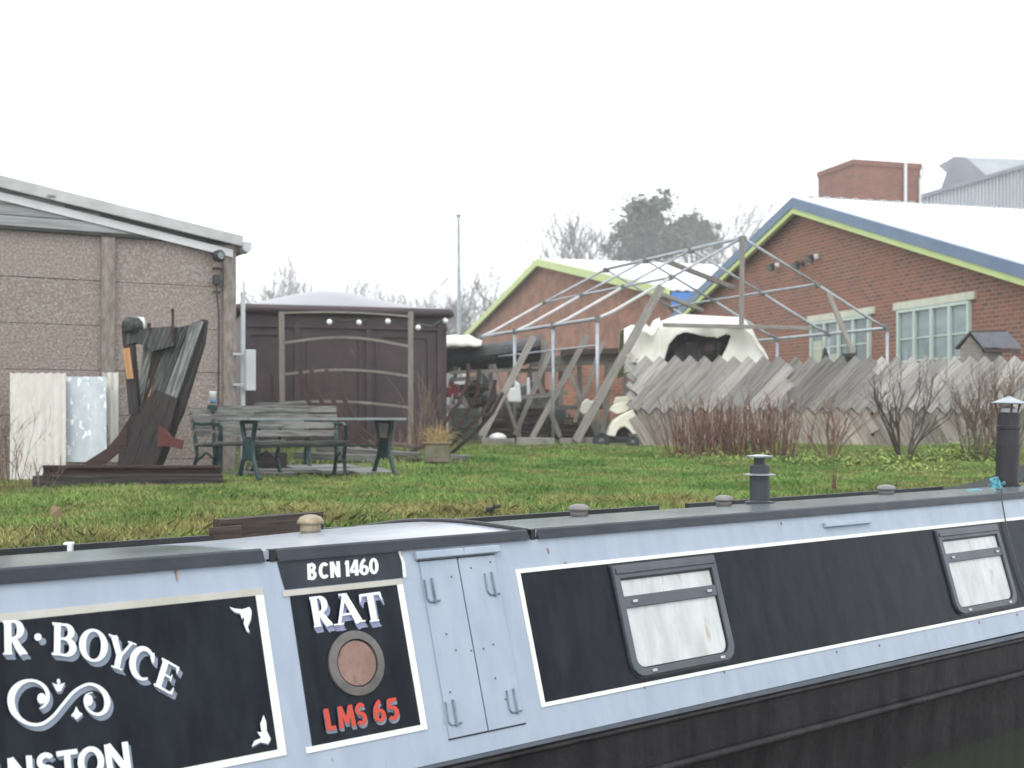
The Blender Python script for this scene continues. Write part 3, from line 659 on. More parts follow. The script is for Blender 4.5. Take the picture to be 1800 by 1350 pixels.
m = MB(); slab(m, [(248, 712), (272, 685), (312, 700), (296, 762), (272, 820), (206, 820), (212, 772), (226, 735)], Yr - .04, .34); m.build('lower_block', 'wood_black', t)
m = MB(); PB(m, 225, 580, Yr, 238, 728, Yr, .11, .12, (0, 1, 0)); m.build('stern_post', 'wood_black', t)
m = MB(); PB(m, 222, 612, Yr - .075, 229, 666, Yr - .075, .075, .02, (0, 1, 0)); m.build('stern_post_patch', 'wood_orange', t)
m = MB(); m.lathe(D(233, 585, Yr - .02), [(.10, 0), (.12, .04), (.115, .12), (.07, .17)], 12); m.build('post_cap', 'net_dark', t, smooth=True)
m = MB(); m.lathe(D(245, 583, Yr + .04), [(.055, 0), (.07, .09), (.05, .16)], 12); m.build('rope_coil', 'plastic_white', t, smooth=True)
m = MB(); m.tube([D(303, 600, Yr - .1), D(304, 555, Yr - .1), D(303, 543, Yr - .1)], [.014, .014, .02], 6); m.tube([D(262, 580, Yr - .1), D(262, 568, Yr - .1)], .02, 6); m.build('iron_pin', 'rust', t)
m = MB(); pts = [(226, 735), (212, 768), (190, 793), (165, 810), (140, 819)]
vs = [D(x, y, Yr - .05) for x, y in [(225, 738), (208, 765), (188, 788), (160, 806), (138, 820), (172, 820), (188, 812), (206, 796), (222, 790)]]
m.prism(vs, (0, .06, 0)); m.build('curved_bracket', 'rust', t)
m = MB(); vs = [D(x, y, Yr - .1) for x, y in [(278, 748), (292, 756), (300, 768), (321, 774), (318, 790), (298, 785), (276, 784)]]; m.prism(vs, (0, .06, 0)); m.build('iron_bracket', 'rust_bright', t)
def ibeam(label, x0, y0, Y0, x1, y1, Y1, hh, mat, name='steel_beam', gr=None):
    a = D(x0, y0, Y0); b = D(x1, y1, Y1); m = MB(); h = hh / F * Y0
    u = V((0, 0, h / 2 - .012)); m.beam(a + u, b + u, .14, .024); m.beam(a - u, b - u, .14, .024); m.beam(a, b, .02, h - .05)
    return tag(m.build(name, mat, origin=tuple(a)), label, 'beam', gr)
ibeam('red-brown rusty steel beam lying on top of the dark beam under the rudder', 76, 827, 12.75, 388, 827, 13.2, 18, 'rust')
m = MB(); PB(m, 60, 847, 12.6, 392, 845, 13.0, .24, .125); tag(m.build('timber_beam', 'wood_black', origin=tuple(D(60, 852, 12.6))), 'long dark timber beam lying on the grass under the rusty steel beam', 'beam')

# ================================================================ TABLE AND BENCHES
def castleg(m, p, foot, hgt, bw=.09, side=0):
    # ornamental iron leg: two shaped feet joined by scrolls, drawn in the depth/height plane
    x, y = p.x, p.y; z = p.z
    f = foot
    for s in (-1, 1):
        pts = [V((x, y + s * f, z)), V((x, y + s * f * .86, z + .05)), V((x, y + s * f * .55, z + hgt * .30)), V((x, y + s * f * .62, z + hgt * .55)), V((x, y + s * f * .72, z + hgt * .82)), V((x, y + s * f * .9, z + hgt))]
        m.tube(pts, [.030, .024, .022, .024, .022, .026], 7)
    m.tube([V((x, y - f * .56, z + hgt * .32)), V((x, y, z + hgt * .42)), V((x, y + f * .56, z + hgt * .32))], .016, 6)
    m.tube([V((x, y - f * .7, z + hgt * .8)), V((x, y - f * .2, z + hgt * .62)), V((x, y + f * .2, z + hgt * .62)), V((x, y + f * .7, z + hgt * .8))], .014, 6)
    m.tube([V((x, y - f * .9, z + hgt)), V((x, y + f * .9, z + hgt))], .02, 6)
def table(label, a, b, wd_):
    za = (gz(a.x, a.y) + gz(b.x, b.y)) / 2; L = (b - a).length; rz = math.atan2(b.y - a.y, b.x - a.x); top = H + .005 - za
    t = thing('garden_table', label, 'table', (a.x, a.y, za), rz)
    m = mbl(t)
    for k in range(6): m.box((L / 2, -wd_ / 2 + wd_ * (k + .5) / 6, top - .015), (L + .12, wd_ / 6 - .012, .03), tint=random.uniform(.85, 1.1))
    m.build('tabletop', 'table_top', t, bevel=.003)
    for x in (.07, L - .07):
        m = mbl(t); 
        for s in (-1, 1): m.tube([(x, s * .27, 0), (x, s * .22, .06), (x, s * .12, .25), (x, s * .10, .42), (x, s * .17, top - .06)], [.034, .028, .026, .028, .03], 8)
        m.box((x, 0, .33), (.03, .26, .24)); m.tube([(x, -.2, top - .05), (x, .2, top - .05)], .022, 6)
        m.build('leg', 'iron_green', t, smooth=False)
    m = mbl(t); m.tube([(.07, 0, .36), (L - .07, 0, .36)], .012, 6); m.build('stretcher', 'iron_green', t)
table('slatted garden table with green cast iron legs, nearest of the garden furniture', D(427, 735, 14.0), D(684, 735, 15.15), .62)
def bench(label, a, b, hb=.86, seat=.42, side=1, cols='bench_slat', grp='slatted garden benches'):
    za = gz((a.x + b.x) / 2, (a.y + b.y) / 2); L = (b - a).length; rz = math.atan2(b.y - a.y, b.x - a.x)
    t = thing('garden_bench', label, 'bench', (a.x, a.y, za), rz, grp); s = side
    for x in (.03, L - .03):        # cast iron ends: front at -y*s
        m = mbl(t)
        m.tube([(x, -s * .30, 0), (x, -s * .26, .08), (x, -s * .22, .22), (x, -s * .25, seat - .03)], [.03, .024, .024, .026], 7)
        m.tube([(x, s * .28, 0), (x, s * .22, .1), (x, s * .15, .26), (x, s * .18, seat), (x, s * .24, .66), (x, s * .30, hb + .01)], [.03, .024, .024, .026, .024, .02], 7)
        m.tube([(x, -s * .25, seat - .03), (x, s * .18, seat - .03)], .022, 6)
        m.tube([(x, -s * .22, .2), (x, -s * .02, .30), (x, s * .15, .2)], .016, 6)
        m.build('leg', 'iron_green', t)
        m = mbl(t)
        m.tube([(x, -s * .25, seat), (x, -s * .29, .54), (x, -s * .28, .62), (x, -s * .16, .655), (x, s * .06, .64), (x, s * .24, .66)], .021, 6); m.build('armrest', 'iron_green', t)
    m = mbl(t)
    for k in range(5): m.box((L / 2, -s * (.25 - .095 * k), seat + (.012 if k == 0 else 0) - .006 * k), (L, .07, .026), tint=random.uniform(.8, 1.25))
    m.build('seat', cols, t, bevel=.003)
    m = mbl(t)
    for k in range(4):
        z = seat + .11 + k * (hb - seat - .14) / 3; yy = s * (.195 + .10 * (z - seat) / (hb - seat))
        m.box((L / 2, yy - s * .02, z), (L, .022, .078), tint=random.uniform(.8, 1.3))
    m.build('backrest', cols, t, bevel=.003)
    return t
bench('weathered slatted bench with green iron ends directly behind the garden table', D(377, 735, 14.85), D(601, 735, 15.45))
bench('weathered slatted bench seen end-on at left, half hidden behind the front bench beside the shed', D(357, 735, 15.1), D(470, 735, 15.9), .84)
bench('farther slatted bench whose top rail just shows above the front bench', D(449, 735, 16.7), D(544, 735, 16.9), .87)
pc = D(374, 709, 15.08)
t = thing('paper_cup', 'small white cup with blue base standing on top of the bench backrest', 'cup', tuple(pc))
m = MB(); m.lathe(pc, [(.034, .052), (.042, .13), (.045, .145)], 14); m.build('cup_body', 'cup_white', t, smooth=True)
m = MB(); m.lathe(pc, [(.029, 0), (.034, .052)], 14); m.build('cup_base', 'cup_blue', t, smooth=True)
m = MB(); p_ = D(374, 712, 15.08); m.box(p_ + V((0, 0, -.028)), (.1, .12, .055)); m.build('post_top', 'iron_green', t)
# paving under the furniture
for k, (px, py, w_, h_) in enumerate([(500, 829, .9, .9), (560, 824, .9, .9), (615, 830, .9, .7), (455, 836, .8, .6), (655, 834, .5, .6)]):
    p = G(px, py); m = MB(); m.box(p + V((0, .1, .015)), (w_, h_, .05), rz=.35, tint=random.uniform(.85, 1.1))
    tag(m.build('paving_slab', 'slab', bevel=.008, origin=tuple(p)), ['grey paving slab under the left middle of the benches', 'grey paving slab under the middle of the benches', 'grey paving slab beside the right end of the front bench', 'grey paving slab behind the left leg of the garden table', 'small grey paving slab at the right leg of the garden table'][k], 'paving slab', 'paving slabs under the benches')

# ================================================================ BROWN VAN BODY
vr = math.atan2(.29, .956); v0 = D(424, 735, 21.5)
vb = thing('van_body', 'old dark brown railway van body with shallow domed pale roof, standing on the ground', 'railway van', (v0.x, v0.y, 1.28), vr)
VW, VD = 3.64, 7.0; ve = H + 1.90 - 1.28
m = mbl(vb); m.box((VW / 2, VD / 2, ve / 2), (VW, VD, ve)); m.build('wall', 'van_brown', vb, bevel=.04)
def rr_pts(x0, x1, z0, z1, r, y, bottom=False):
    pts = []
    for cx, cz, a0 in ((x1 - r, z1 - r, 0), (x0 + r, z1 - r, 90)):
        for k in range(6): a = R(a0 + 18 * k); pts.append((cx + r * math.cos(a), y, cz + r * math.sin(a)))
    if bottom:
        for cx, cz, a0 in ((x0 + r, z0 + r, 180), (x1 - r, z0 + r, 270)):
            for k in range(6): a = R(a0 + 18 * k); pts.append((cx + r * math.cos(a), y, cz + r * math.sin(a)))
    else: pts += [(x0, y, z0), (x1, y, z0)]
    return pts
for (x0, x1) in ((.08, .78), (1.12, 2.08), (2.34, 3.32)):
    m = mbl(vb); o_ = rr_pts(x0, x1, .1, ve - .42, .13, -.001); i_ = rr_pts(x0 + .045, x1 - .045, .1, ve - .465, .10, -.001)
    m.ring([V(p) for p in o_], [V(p) for p in i_], (0, -.035, 0)); m.build('panel_moulding', 'van_brown', vb)
for x in (.95, 2.21, 3.50):
    m = mbl(vb); m.box((x, -.02, ve / 2 - .1), (.11, .04, ve - .25)); m.build('stanchion', 'van_brown', vb, bevel=.01)
m = mbl(vb); m.box((VW / 2, -.02, ve - .30), (VW, .05, .05)); m.build('rail', 'van_brown', vb)
m = mbl(vb); m.box((VW / 2, -.03, .06), (VW + .04, .06, .14)); m.build('sole_bar', 'van_brown', vb)
m = mbl(vb); hw = VW / 2 + .06
m.tube([(-.06, VD, ve - .02), (-.06, -.04, ve - .02), (0, -.09, ve - .02), (VW, -.09, ve - .02), (VW + .04, -.03, ve - .02), (VW + .04, VD, ve - .02)], .082, 10); m.build('cornice', 'van_brown', vb, smooth=True)
def vroof(u, v):
    x = -.06 + (VW + .12) * u; y = -.10 + (VD + .1) * v ** 1.6; a = 2 * u - 1
    z = ve + .045 + (.10 * (1 - abs(a) ** 12) + .50 * max(0, (1 - (a * a + .02) ** .62))) * (1 - (1 - min(1, v ** 1.6 / .5)) ** 2.2)
    return world(vb, (x, y, z))
m = MB(); m.grid(vroof, 28, 24); m.build('roof', 'van_roof', vb, smooth=True, thick=.03)
# string of round bulbs along the van
t = thing('string_lights', 'string of five white globe bulbs hanging along the brown van under its roof', 'string lights', tuple(D(579, 566, 20.9)))
bl = [(579, 566), (631, 567), (682, 565), (735, 576), (783, 564)]; Yb_ = [20.75, 20.85, 20.95, 21.05, 22.2]
pts = []
for i in range(5):
    p = D(bl[i][0], bl[i][1] - 7, Yb_[i]); pts.append(p)
    if i < 4: q = D((bl[i][0] + bl[i + 1][0]) / 2, max(bl[i][1], bl[i + 1][1]) - 3, (Yb_[i] + Yb_[i + 1]) / 2); pts.append(q)
m = MB(); m.tube(pts, .008, 4); m.build('cable', 'plastic_black', t)
for i in range(5):
    m = MB(); c = D(*bl[i], Yb_[i]); r = .047; m.lathe(c, [(r * math.sin(a), r * math.cos(a)) for a in [R(k) for k in (8, 30, 55, 80, 105, 130, 155, 172)]], 14); m.build('bulb', 'bulb_white', t, smooth=True)
# curved ladder frame in front of the van
Yf = 21.0
t = thing('garden_trellis', 'weathered wooden trellis with three bowed rungs standing before the brown van', 'wooden frame', tuple(D(495, 790, Yf)))
for x0, x1 in ((495, 497), (722, 722)):
    m = MB(); PB(m, x0, 548, Yf, x1, 790, Yf, .085, .07, (0, 1, 0)); m.build('post', 'wood_frame', t)
for k, (ya, ym, yb) in enumerate(((550, 549, 556), (603, 593, 609), (658, 650, 661), (708, 706, 716))):
    pts = [D(500 + 218 * i / 10, ya + (yb - ya) * i / 10 + (ym - (ya + yb) / 2) * math.sin(math.pi * i / 10), Yf - .03) for i in range(11)]
    m = MB()
    for i in range(10): m.beam(pts[i], pts[i + 1] + (pts[i + 1] - pts[i]) * .02, .04, .042 if k else .032, tint=1.0)
    m.build('rung', 'wood_frame', t)

# ================================================================ BOAT RIBS (skeleton of a wooden boat)
t = thing('boat_skeleton', 'rusty brown curved ribs of a dismantled boat rising from its timbers before the van', 'boat frame', tuple(D(660, 812, 18.6)))
m = MB(); PB(m, 560, 788, 18.9, 742, 812, 18.4, .16, .12); m.build('keel', 'wood_grey', t)
m = MB(); PB(m, 650, 776, 19.6, 738, 786, 19.4, .12, .07); m.build('keelson', 'wood_grey', t)
ribs = [[(528, 650), (534, 690), (556, 730), (590, 770), (640, 800)], [(547, 645), (552, 680), (575, 725), (612, 765), (660, 800)], [(574, 650), (580, 690), (600, 735), (640, 775), (690, 805)],
        [(596, 655), (604, 700), (630, 750), (672, 785), (715, 806)], [(478, 660), (480, 690), (490, 720), (520, 760), (590, 795)],
        [(823, 640), (822, 670), (806, 710), (780, 745), (740, 785), (715, 800)], [(842, 650), (840, 690), (818, 730), (790, 765), (750, 800)], [(871, 668), (862, 705), (838, 738), (800, 775), (770, 802)], [(884, 690), (866, 725), (836, 760), (790, 800)]]
for i, rb in enumerate(ribs):
    Y0 = 18.7 + .12 * (i % 5); n = len(rb); m = MB()
    pts = [D(x, y, Y0 + (.25 if i < 5 else -.1) * (1 - j / (n - 1))) for j, (x, y) in enumerate(rb)]
    for j in range(n - 1): m.beam(pts[j], pts[j + 1] + (pts[j + 1] - pts[j]) * .06, .055, .07, (0, 1, 0), tint=random.uniform(.8, 1.5))
    m.build('rib', 'rust', t)
lbs = ['short grey timber block lying on the grass at the right end of the timbers', 'dark weathered timber lying under the benches, left end of the timbers', 'flat grey timber lying behind the legs of the garden table']
for k, (x0, y0, Y0, x1, y1, Y1, w_, h_, mt_) in enumerate(((780, 806, 18.2, 823, 808, 18.0, .2, .12, 'wood_grey'), (520, 800, 17.8, 660, 806, 17.6, .2, .10, 'wood_grey'), (600, 790, 18.2, 735, 800, 17.9, .26, .07, 'wood_grey'))):
    m = MB(); PB(m, x0, y0, Y0, x1, y1, Y1, w_, h_); tag(m.build('timber', mt_, origin=tuple(D(x0, y0, Y0)), bevel=.01), lbs[k], 'timber', 'loose timbers by the boat ribs')
m = MB(); PB(m, 596, 806, 17.9, 742, 812, 17.7, .3, .10); tag(m.build('timber', 'wood_black', origin=tuple(D(596, 806, 17.9))), 'black bearer under the flat grey timber, right of the benches', 'timber', 'loose timbers by the boat ribs')  # black bearer below the flat grey timber
m = MB(); PB(m, 455, 812, 16.6, 500, 812, 16.6, .4, .25); tag(m.build('timber', 'wood_black', origin=tuple(D(455, 812, 16.6)), bevel=.02), 'black box added as the dark shadow under the middle of the benches', 'timber', 'loose timbers by the boat ribs')  # black box added to stand in for the shadow under the benches
# planter with dry grasses
pp = D(768, 812, 17.3); 
t = thing('planter', 'square weathered planter with pale rim holding dead straw coloured grass', 'planter', tuple(pp))
m = MB(); m.box(pp + V((0, .12, .12)), (.34, .3, .26)); m.build('box', 'planter', t, bevel=.02)
m = MB(); m.box(pp + V((0, .12, .262)), (.40, .34, .022)); m.build('rim', 'terracotta', t, bevel=.004)
def stems(name, label, cat, base, n, hgt, mat, lean=.25, w0=.006, rad=.1, droop=.3, seed=0, group=None, parent=None, segs=5):
    rd = random.Random(seed); m = MB()
    for i in range(n):
        a = rd.uniform(0, 6.28); r = rad * rd.random() ** .5; p = V(base) + V((math.cos(a) * r, math.sin(a) * r, 0)); l = rd.uniform(0, lean); h = hgt * rd.uniform(.5, 1.1)
        la = rd.uniform(0, 6.28); pts = [p + V((math.cos(la) * l * h * (k / segs) ** 1.6, math.sin(la) * l * h * (k / segs) ** 1.6, h * (k / segs - droop * l * (k / segs) ** 3))) for k in range(segs + 1)]
        m.tube(pts, [w0 * (1 - .7 * k / segs) for k in range(segs + 1)], 3, cap=False, tint=rd.uniform(.7, 1.3))
    o = m.build(name, mat, parent) if parent else tag(m.build(name, mat, origin=tuple(base)), label, cat, group)
    return o
stems('dead_grass', '', '', pp + V((0, .12, .24)), 160, .34, 'straw', 1.0, .005, .14, .8, 5, parent=t)
stems('buddleia', 'tall bare brown stems growing up behind the planter before the brown van', 'shrub', D(748, 790, 18.9), 26, 1.35, 'stem_brown', .45, .010, .25, .5, 6)
stems('reed', 'thin dead reddish stalks between the benches and the planter', 'plant', D(705, 786, 18.5), 40, .42, 'stem_red', .5, .006, .4, .5, 8)

# ================================================================ METAL TENT FRAME
NL = V((1.5, 22.0, H)); NR = V((7.30, 24.35, H)); DV = V((-2.17, 4.9, 0)); ev = V((0, 0, 1.75)); rg = V((0, 0, 3.34))
AP = NL.lerp(NR, .5) + V((-.13, 0, 0))
t = thing('steel_tent_frame', 'bare galvanised tube frame of a large tent with pitched rafters and no cover', 'tent frame', (NL.x, NL.y, 1.32))
for k in range(4):
    o = DV * (k / 3); r = .032
    for side, P0_ in (('l', NL), ('r', NR)):
        m = MB(); a = P0_ + o + V((0, 0, -.5)); m.tube([a, P0_ + o + ev], r, 8); m.build('leg', 'galv', t, smooth=True)
        e_ = P0_ + o + ev; ap = AP + o + rg; m_ = 0; mid = e_.lerp(ap, .10) + V((0, 0, -.03))
        m = MB(); m.tube([e_, mid, e_.lerp(ap, .5)], r * .9, 8); m.build('rafter', 'galv_white' if side == 'l' else 'galv', t, smooth=True)
        m = MB(); m.tube([e_.lerp(ap, .49), ap], r * .78, 8); m.build('rafter', 'galv', t, smooth=True)
        m = MB(); q = e_.lerp(ap, .48); m.beam(q, e_.lerp(ap, .505), .07, .09); m.build('clamp', 'clamp', t); m = MB(); m.box(e_, (.09, .09, .10)); m.build('clamp', 'clamp', t)
    m = MB(); m.box(AP + o + rg + V((0, 0, -.02)), (.12, .12, .10)); m.build('clamp', 'clamp', t)
for P0_, z_, nm in ((NL, ev, 'eave_tube'), (NR, ev, 'eave_tube'), (AP, rg, 'ridge_tube')):
    m = MB(); m.tube([P0_ + z_, P0_ + z_ + DV], .036, 8); m.build(nm, 'galv', t, smooth=True)
for fr in (.5,):
    for P0_ in (NL, NR):
        m = MB(); a = (P0_ + ev).lerp(AP + rg, fr); m.tube([a, a + DV], .026, 6); m.build('purlin', 'galv', t, smooth=True)
m = MB(); m.tube([NL + V((0, 0, 1.28)), NL + DV + V((0, 0, 1.28))], .018, 6); m.build('rail', 'galv', t)
# timbers propping the frame
tb = [((1305, 418, 23.1, 1303, 574, 22.75, .085, .07), 'upright wooden post from the peak of the tent frame down to the cross timber'),
      ((1166, 571, 22.2, 1424, 577, 22.9, .09, .07), 'long horizontal timber lashed across the tent frame above the cream cover'),
      ((1163, 503, 22.3, 1012, 776, 21.5, .15, .05), 'broad leaning plank from the tent frame to the ground left of the fence'),
      ((1033, 590, 24.4, 935, 770, 23.6, .11, .05), 'leaning plank crossing the third left leg of the tent frame'),
      ((938, 592, 24.0, 846, 768, 23.2, .13, .06), 'leaning plank beside the leftmost leg of the tent frame'),
      ((1456, 515, 23.7, 1500, 622, 23.4, .09, .07), 'short bent timber propping the right rafter before the left window'),
      ((1174, 460, 26.4, 1290, 506, 27.5, .10, .10), 'dark timber slanting under the ridge of the tent frame'),
      ((1165, 518, 25.4, 1235, 546, 26.0, .08, .08), 'short dark timber slanting below the ridge timber'),
      ((975, 600, 26.0, 905, 765, 25.0, .10, .05), 'leaning plank crossing the second left leg of the tent frame')]
for (a, lb) in tb:
    m = MB(); PB(m, *a[:6], a[6], a[7], (0, 1, 0) if abs(a[1] - a[4]) > 40 else (0, 0, 1), tint=random.uniform(.85, 1.15)); tag(m.build('timber_prop', 'wood_frame', origin=tuple(D(a[3], a[4], a[5])), bevel=.006), lb, 'timber', 'timbers propping the tent frame')

# ================================================================ CLUTTER IN THE YARD
m = MB(); 
for k, (x0, x1) in enumerate(((846, 905), (908, 975), (984, 1022), (1026, 1052))): PB(m, x0, 780, 21.75, x1, 781, 21.75, .22, .20 + .02 * (k % 2), tint=random.uniform(.85, 1.1))
tag(m.build('kerb_wall', 'concrete', origin=tuple(D(846, 790, 21.75)), bevel=.012), 'low grey concrete kerb at the far edge of the lawn under the tent frame', 'kerb')
# covered boat: dark netted hull, cream cover at its left end
t = thing('covered_boat', 'small boat on trestles under dark netting with a cream cover on its near end', 'boat', tuple(D(850, 770, 26.5)))
m = MB()
def hullf(u, v):
    px = 778 + 172 * u; top = 612 + 2 * math.sin(u * 9) - 26 * u ** 2; bot = 652 - 22 * u ** 2.5
    a = math.pi * (v * 1.0); zz = D(px, (top + bot) / 2, 26.5); r = (bot - top) / 2 / F * 26.5
    return (zz.x, zz.y - math.sin(a) * .9 + .4, zz.z + math.cos(a) * r * (1 + .05 * math.sin(u * 40)))
m.grid(hullf, 30, 10); m.build('netting', 'net_dark', t, thick=.04)
m = MB()
def cov(u, v):
    px = 768 + 80 * u; r = .27 * (1 - max(0, u - .7) * 1.6); a = math.pi * v
    c = D(px, 612, 26.2); return (c.x, c.y + .3 - math.cos(a) * .95, c.z + math.sin(a) ** .7 * r + .01 * math.sin(u * 20))
m.grid(cov, 16, 12); m.build('cover', 'tarp_cream', t, smooth=True, thick=.03)
m = MB()
for x in (800, 862, 905): PB(m, x, 640, 26.2, x + 3, 772, 26.2, .09, .08, (0, 1, 0))
PB(m, 790, 655, 26.0, 915, 650, 26.0, .06, .07); m.build('trestle', 'wood_frame', t)
# timber rack
t = thing('timber_rack', 'grey timber racking with upright posts standing inside the tent frame', 'rack', tuple(D(1000, 772, 27.5)))
for x, y0 in ((897, 640), (953, 600), (985, 628), (1018, 640), (1066, 632), (1098, 632), (931, 645)):
    m = MB(); PB(m, x, y0, 27.5, x + 2, 770, 27.5, .10, .08, (0, 1, 0), tint=random.uniform(.8, 1.15)); m.build('post', 'wood_frame', t)
for x0, y0, x1, y1, h_ in ((930, 636, 1112, 630, .22), (905, 652, 1010, 648, .08), (925, 718, 1110, 714, .10), (900, 742, 1080, 746, .08)):
    m = MB(); PB(m, x0, y0, 27.2, x1, y1, 27.2, .12, h_, tint=.9); m.build('shelf_beam', 'wood_frame', t)
t_ = t; m = MB(); PB(m, 985, 619, 27.0, 1112, 617, 27.0, .3, .12); m.build('roof_strip', 'wood_dark', t_)
# low orange brick wall seen through the frames
m = MB()
a_ = D(985, 735, 33); b_ = D(1120, 735, 33); m.box(((a_.x + b_.x) / 2, 33, 2.15), ((b_.x - a_.x), .2, 2.3)); tag(m.build('garden_wall', 'brick_orange'), 'pale orange brick wall seen low between the rack posts', 'wall')
# crates
def crate(label, px, py, Y, w_, h_, mat):
    p = D(px, py, Y); t = thing('crate', label, 'crate', tuple(p), 0, 'crates and boxes in the yard'); m = MB()
    for k in range(3): m.box(p + V((0, 0, h_ * (k + .5) / 3)), (w_, .5, h_ / 3 - .02), tint=random.uniform(.8, 1.2))
    m.build('slats', mat, t)
    m = MB()
    for s in (-1, 1): m.box(p + V((s * w_ / 2 * .96, -.26, h_ / 2)), (.06, .03, h_)); 
    m.build('corner_post', 'wood_frame', t)
crate('dark green low crate behind the ribs, left of the leftmost tent leg', 818, 772, 24.6, .62, .62, 'crate_green')
crate('dark crate low behind the concrete kerb beside the second tent leg', 885, 770, 25.4, .7, .35, 'wood_dark')
crate('dark green bench-high crate in the middle of the rack', 962, 770, 26.4, .85, .60, 'crate_green')
crate('low reddish brown crate on the ground right of the third tent leg', 1012, 772, 26.2, .95, .32, 'wood_dark')
crate('dark box on the rack beam right of the nearest left tent leg', 1036, 716, 26.9, .6, .10, 'net_dark')
# dark stacks of wood and loose planks filling the tent frame
rd = random.Random(41)
for k, (x, y, w_, n_, wh) in enumerate(((858, 772, 30, 5, 'behind the leftmost tent leg'), (925, 772, 34, 6, 'between the second and third tent legs'), (990, 772, 28, 4, 'right of the third tent leg'), (835, 712, 26, 4, 'raised under the netted boat'))):
    Yk_ = 25.2 + .3 * k; m = MB()
    for j in range(n_ * 2):
        m.beam(D(x - w_ + rd.uniform(-4, 4), y - 5 * j + rd.uniform(-2, 2), Yk_ + rd.uniform(-.2, .2)), D(x + w_ + rd.uniform(-4, 4), y - 5 * j + rd.uniform(-3, 3), Yk_ + rd.uniform(-.2, .2)), .14, .045, tint=rd.uniform(.5, 2.4))
    tag(m.build('timber_stack', 'wood_dark', origin=tuple(D(x, y, Yk_))), 'dark stack of old boards ' + wh, 'timber stack', 'stacks of old boards')
pk = [((868, 640, 912, 768, 24.5), 'thin leaning lath left of the second tent leg'), ((960, 598, 928, 768, 26.2), 'upright grey plank just left of the third tent leg'), ((1060, 600, 1010, 742, 25.6), 'leaning lath right of the nearest left tent leg'), ((905, 700, 1000, 690, 25.0), 'long lath lying across the rack behind the tent legs'),
      ((790, 668, 838, 664, 25.0), 'pale board lying across under the netted boat'), ((808, 690, 850, 772, 24.6), 'dark leaning lath beside the van corner'), ((1075, 640, 1058, 770, 24.8), 'upright grey plank beside the fence end'), ((1000, 655, 1052, 768, 25.4), 'lath leaning left behind the broad leaning plank'), ((940, 655, 985, 768, 25.1), 'lath leaning left behind the third tent leg')]
for (a, lb) in pk:
    m = MB(); PB(m, a[0], a[1], a[4], a[2], a[3], a[4], rd.uniform(.06, .10), .04, (0, 1, 0), tint=rd.uniform(.6, 1.2)); tag(m.build('loose_plank', 'wood_frame', origin=tuple(D(a[2], a[3], a[4]))), lb, 'plank', 'loose planks under the tent frame')
for k, (xa, xb, ya, yb_, Yq, wh) in enumerate(((792, 872, 660, 772, 28.2, 'behind the curved ribs and the leftmost tent leg'), (868, 985, 676, 772, 28.9, 'behind the second and third tent legs'))):
    m = MB(); rdq = random.Random(60 + k)
    def backing(u, v):
        x = xa + (xb - xa) * u; top = ya + 9 * math.sin(u * 7 + k) + 5 * math.sin(u * 17); c = D(x, top + (yb_ - top) * v, Yq)
        return (c.x, c.y - .5 * math.sin(v * 1.5) + .08 * math.sin(u * 23 + v * 5) + (0 if v > .02 else .5), c.z)
    m.grid(backing, 50, 16); tag(m.build('dark_backing', 'net_dark', thick=.02), 'dark sheet added to darken the background ' + wh, 'dark sheet', 'added dark sheets behind the tent frame')  # dark sheets added to darken the background behind the tent legs
# bits of white plastic
def jug(label, pts, Y, mat, th=.16, name='plastic_drum', cat='container'):
    m = MB(); m.prism([D(x, y, Y) for x, y in pts], (0, th, 0)); tag(m.build(name, mat, origin=tuple(D(*pts[0], Y)), bevel=.03), label, cat)
jug('white cut-open plastic drum hanging between the first two tent legs', [(891, 707), (889, 684), (904, 681), (906, 668), (914, 676), (917, 707)], 24.6, 'plastic_white')
jug('narrow white plastic strip right of the cut-open drum', [(926, 704), (926, 664), (931, 663), (934, 704)], 25.6, 'plastic_white', .05, 'plastic_strip', 'plastic strip')
jug('crumpled cream plastic sheet lying left of the nearest left tent leg', [(1019, 724), (1024, 708), (1032, 700), (1040, 706), (1048, 700), (1046, 716), (1038, 728), (1026, 729)], 24.8, 'tarp_cream', .3, 'plastic_sheet', 'plastic sheet')
m = MB(); c = D(875, 772, 23.2); m.lathe(c, [(.17, 0), (.155, .06), (.10, .10), (.02, .12)], 16); tag(m.build('basin', 'plastic_white', origin=tuple(c), smooth=True), 'upturned pale basin behind the concrete kerb', 'basin')
m = MB(); c = D(858, 700, 24.4); m.lathe(c, [(.02, -.14), (.12, -.1), (.14, 0), (.1, .1), (.03, .14)], 14); tag(m.build('buoy', 'net_dark', origin=tuple(c), smooth=True), 'round dark fender hanging beside the leftmost tent leg', 'fender')
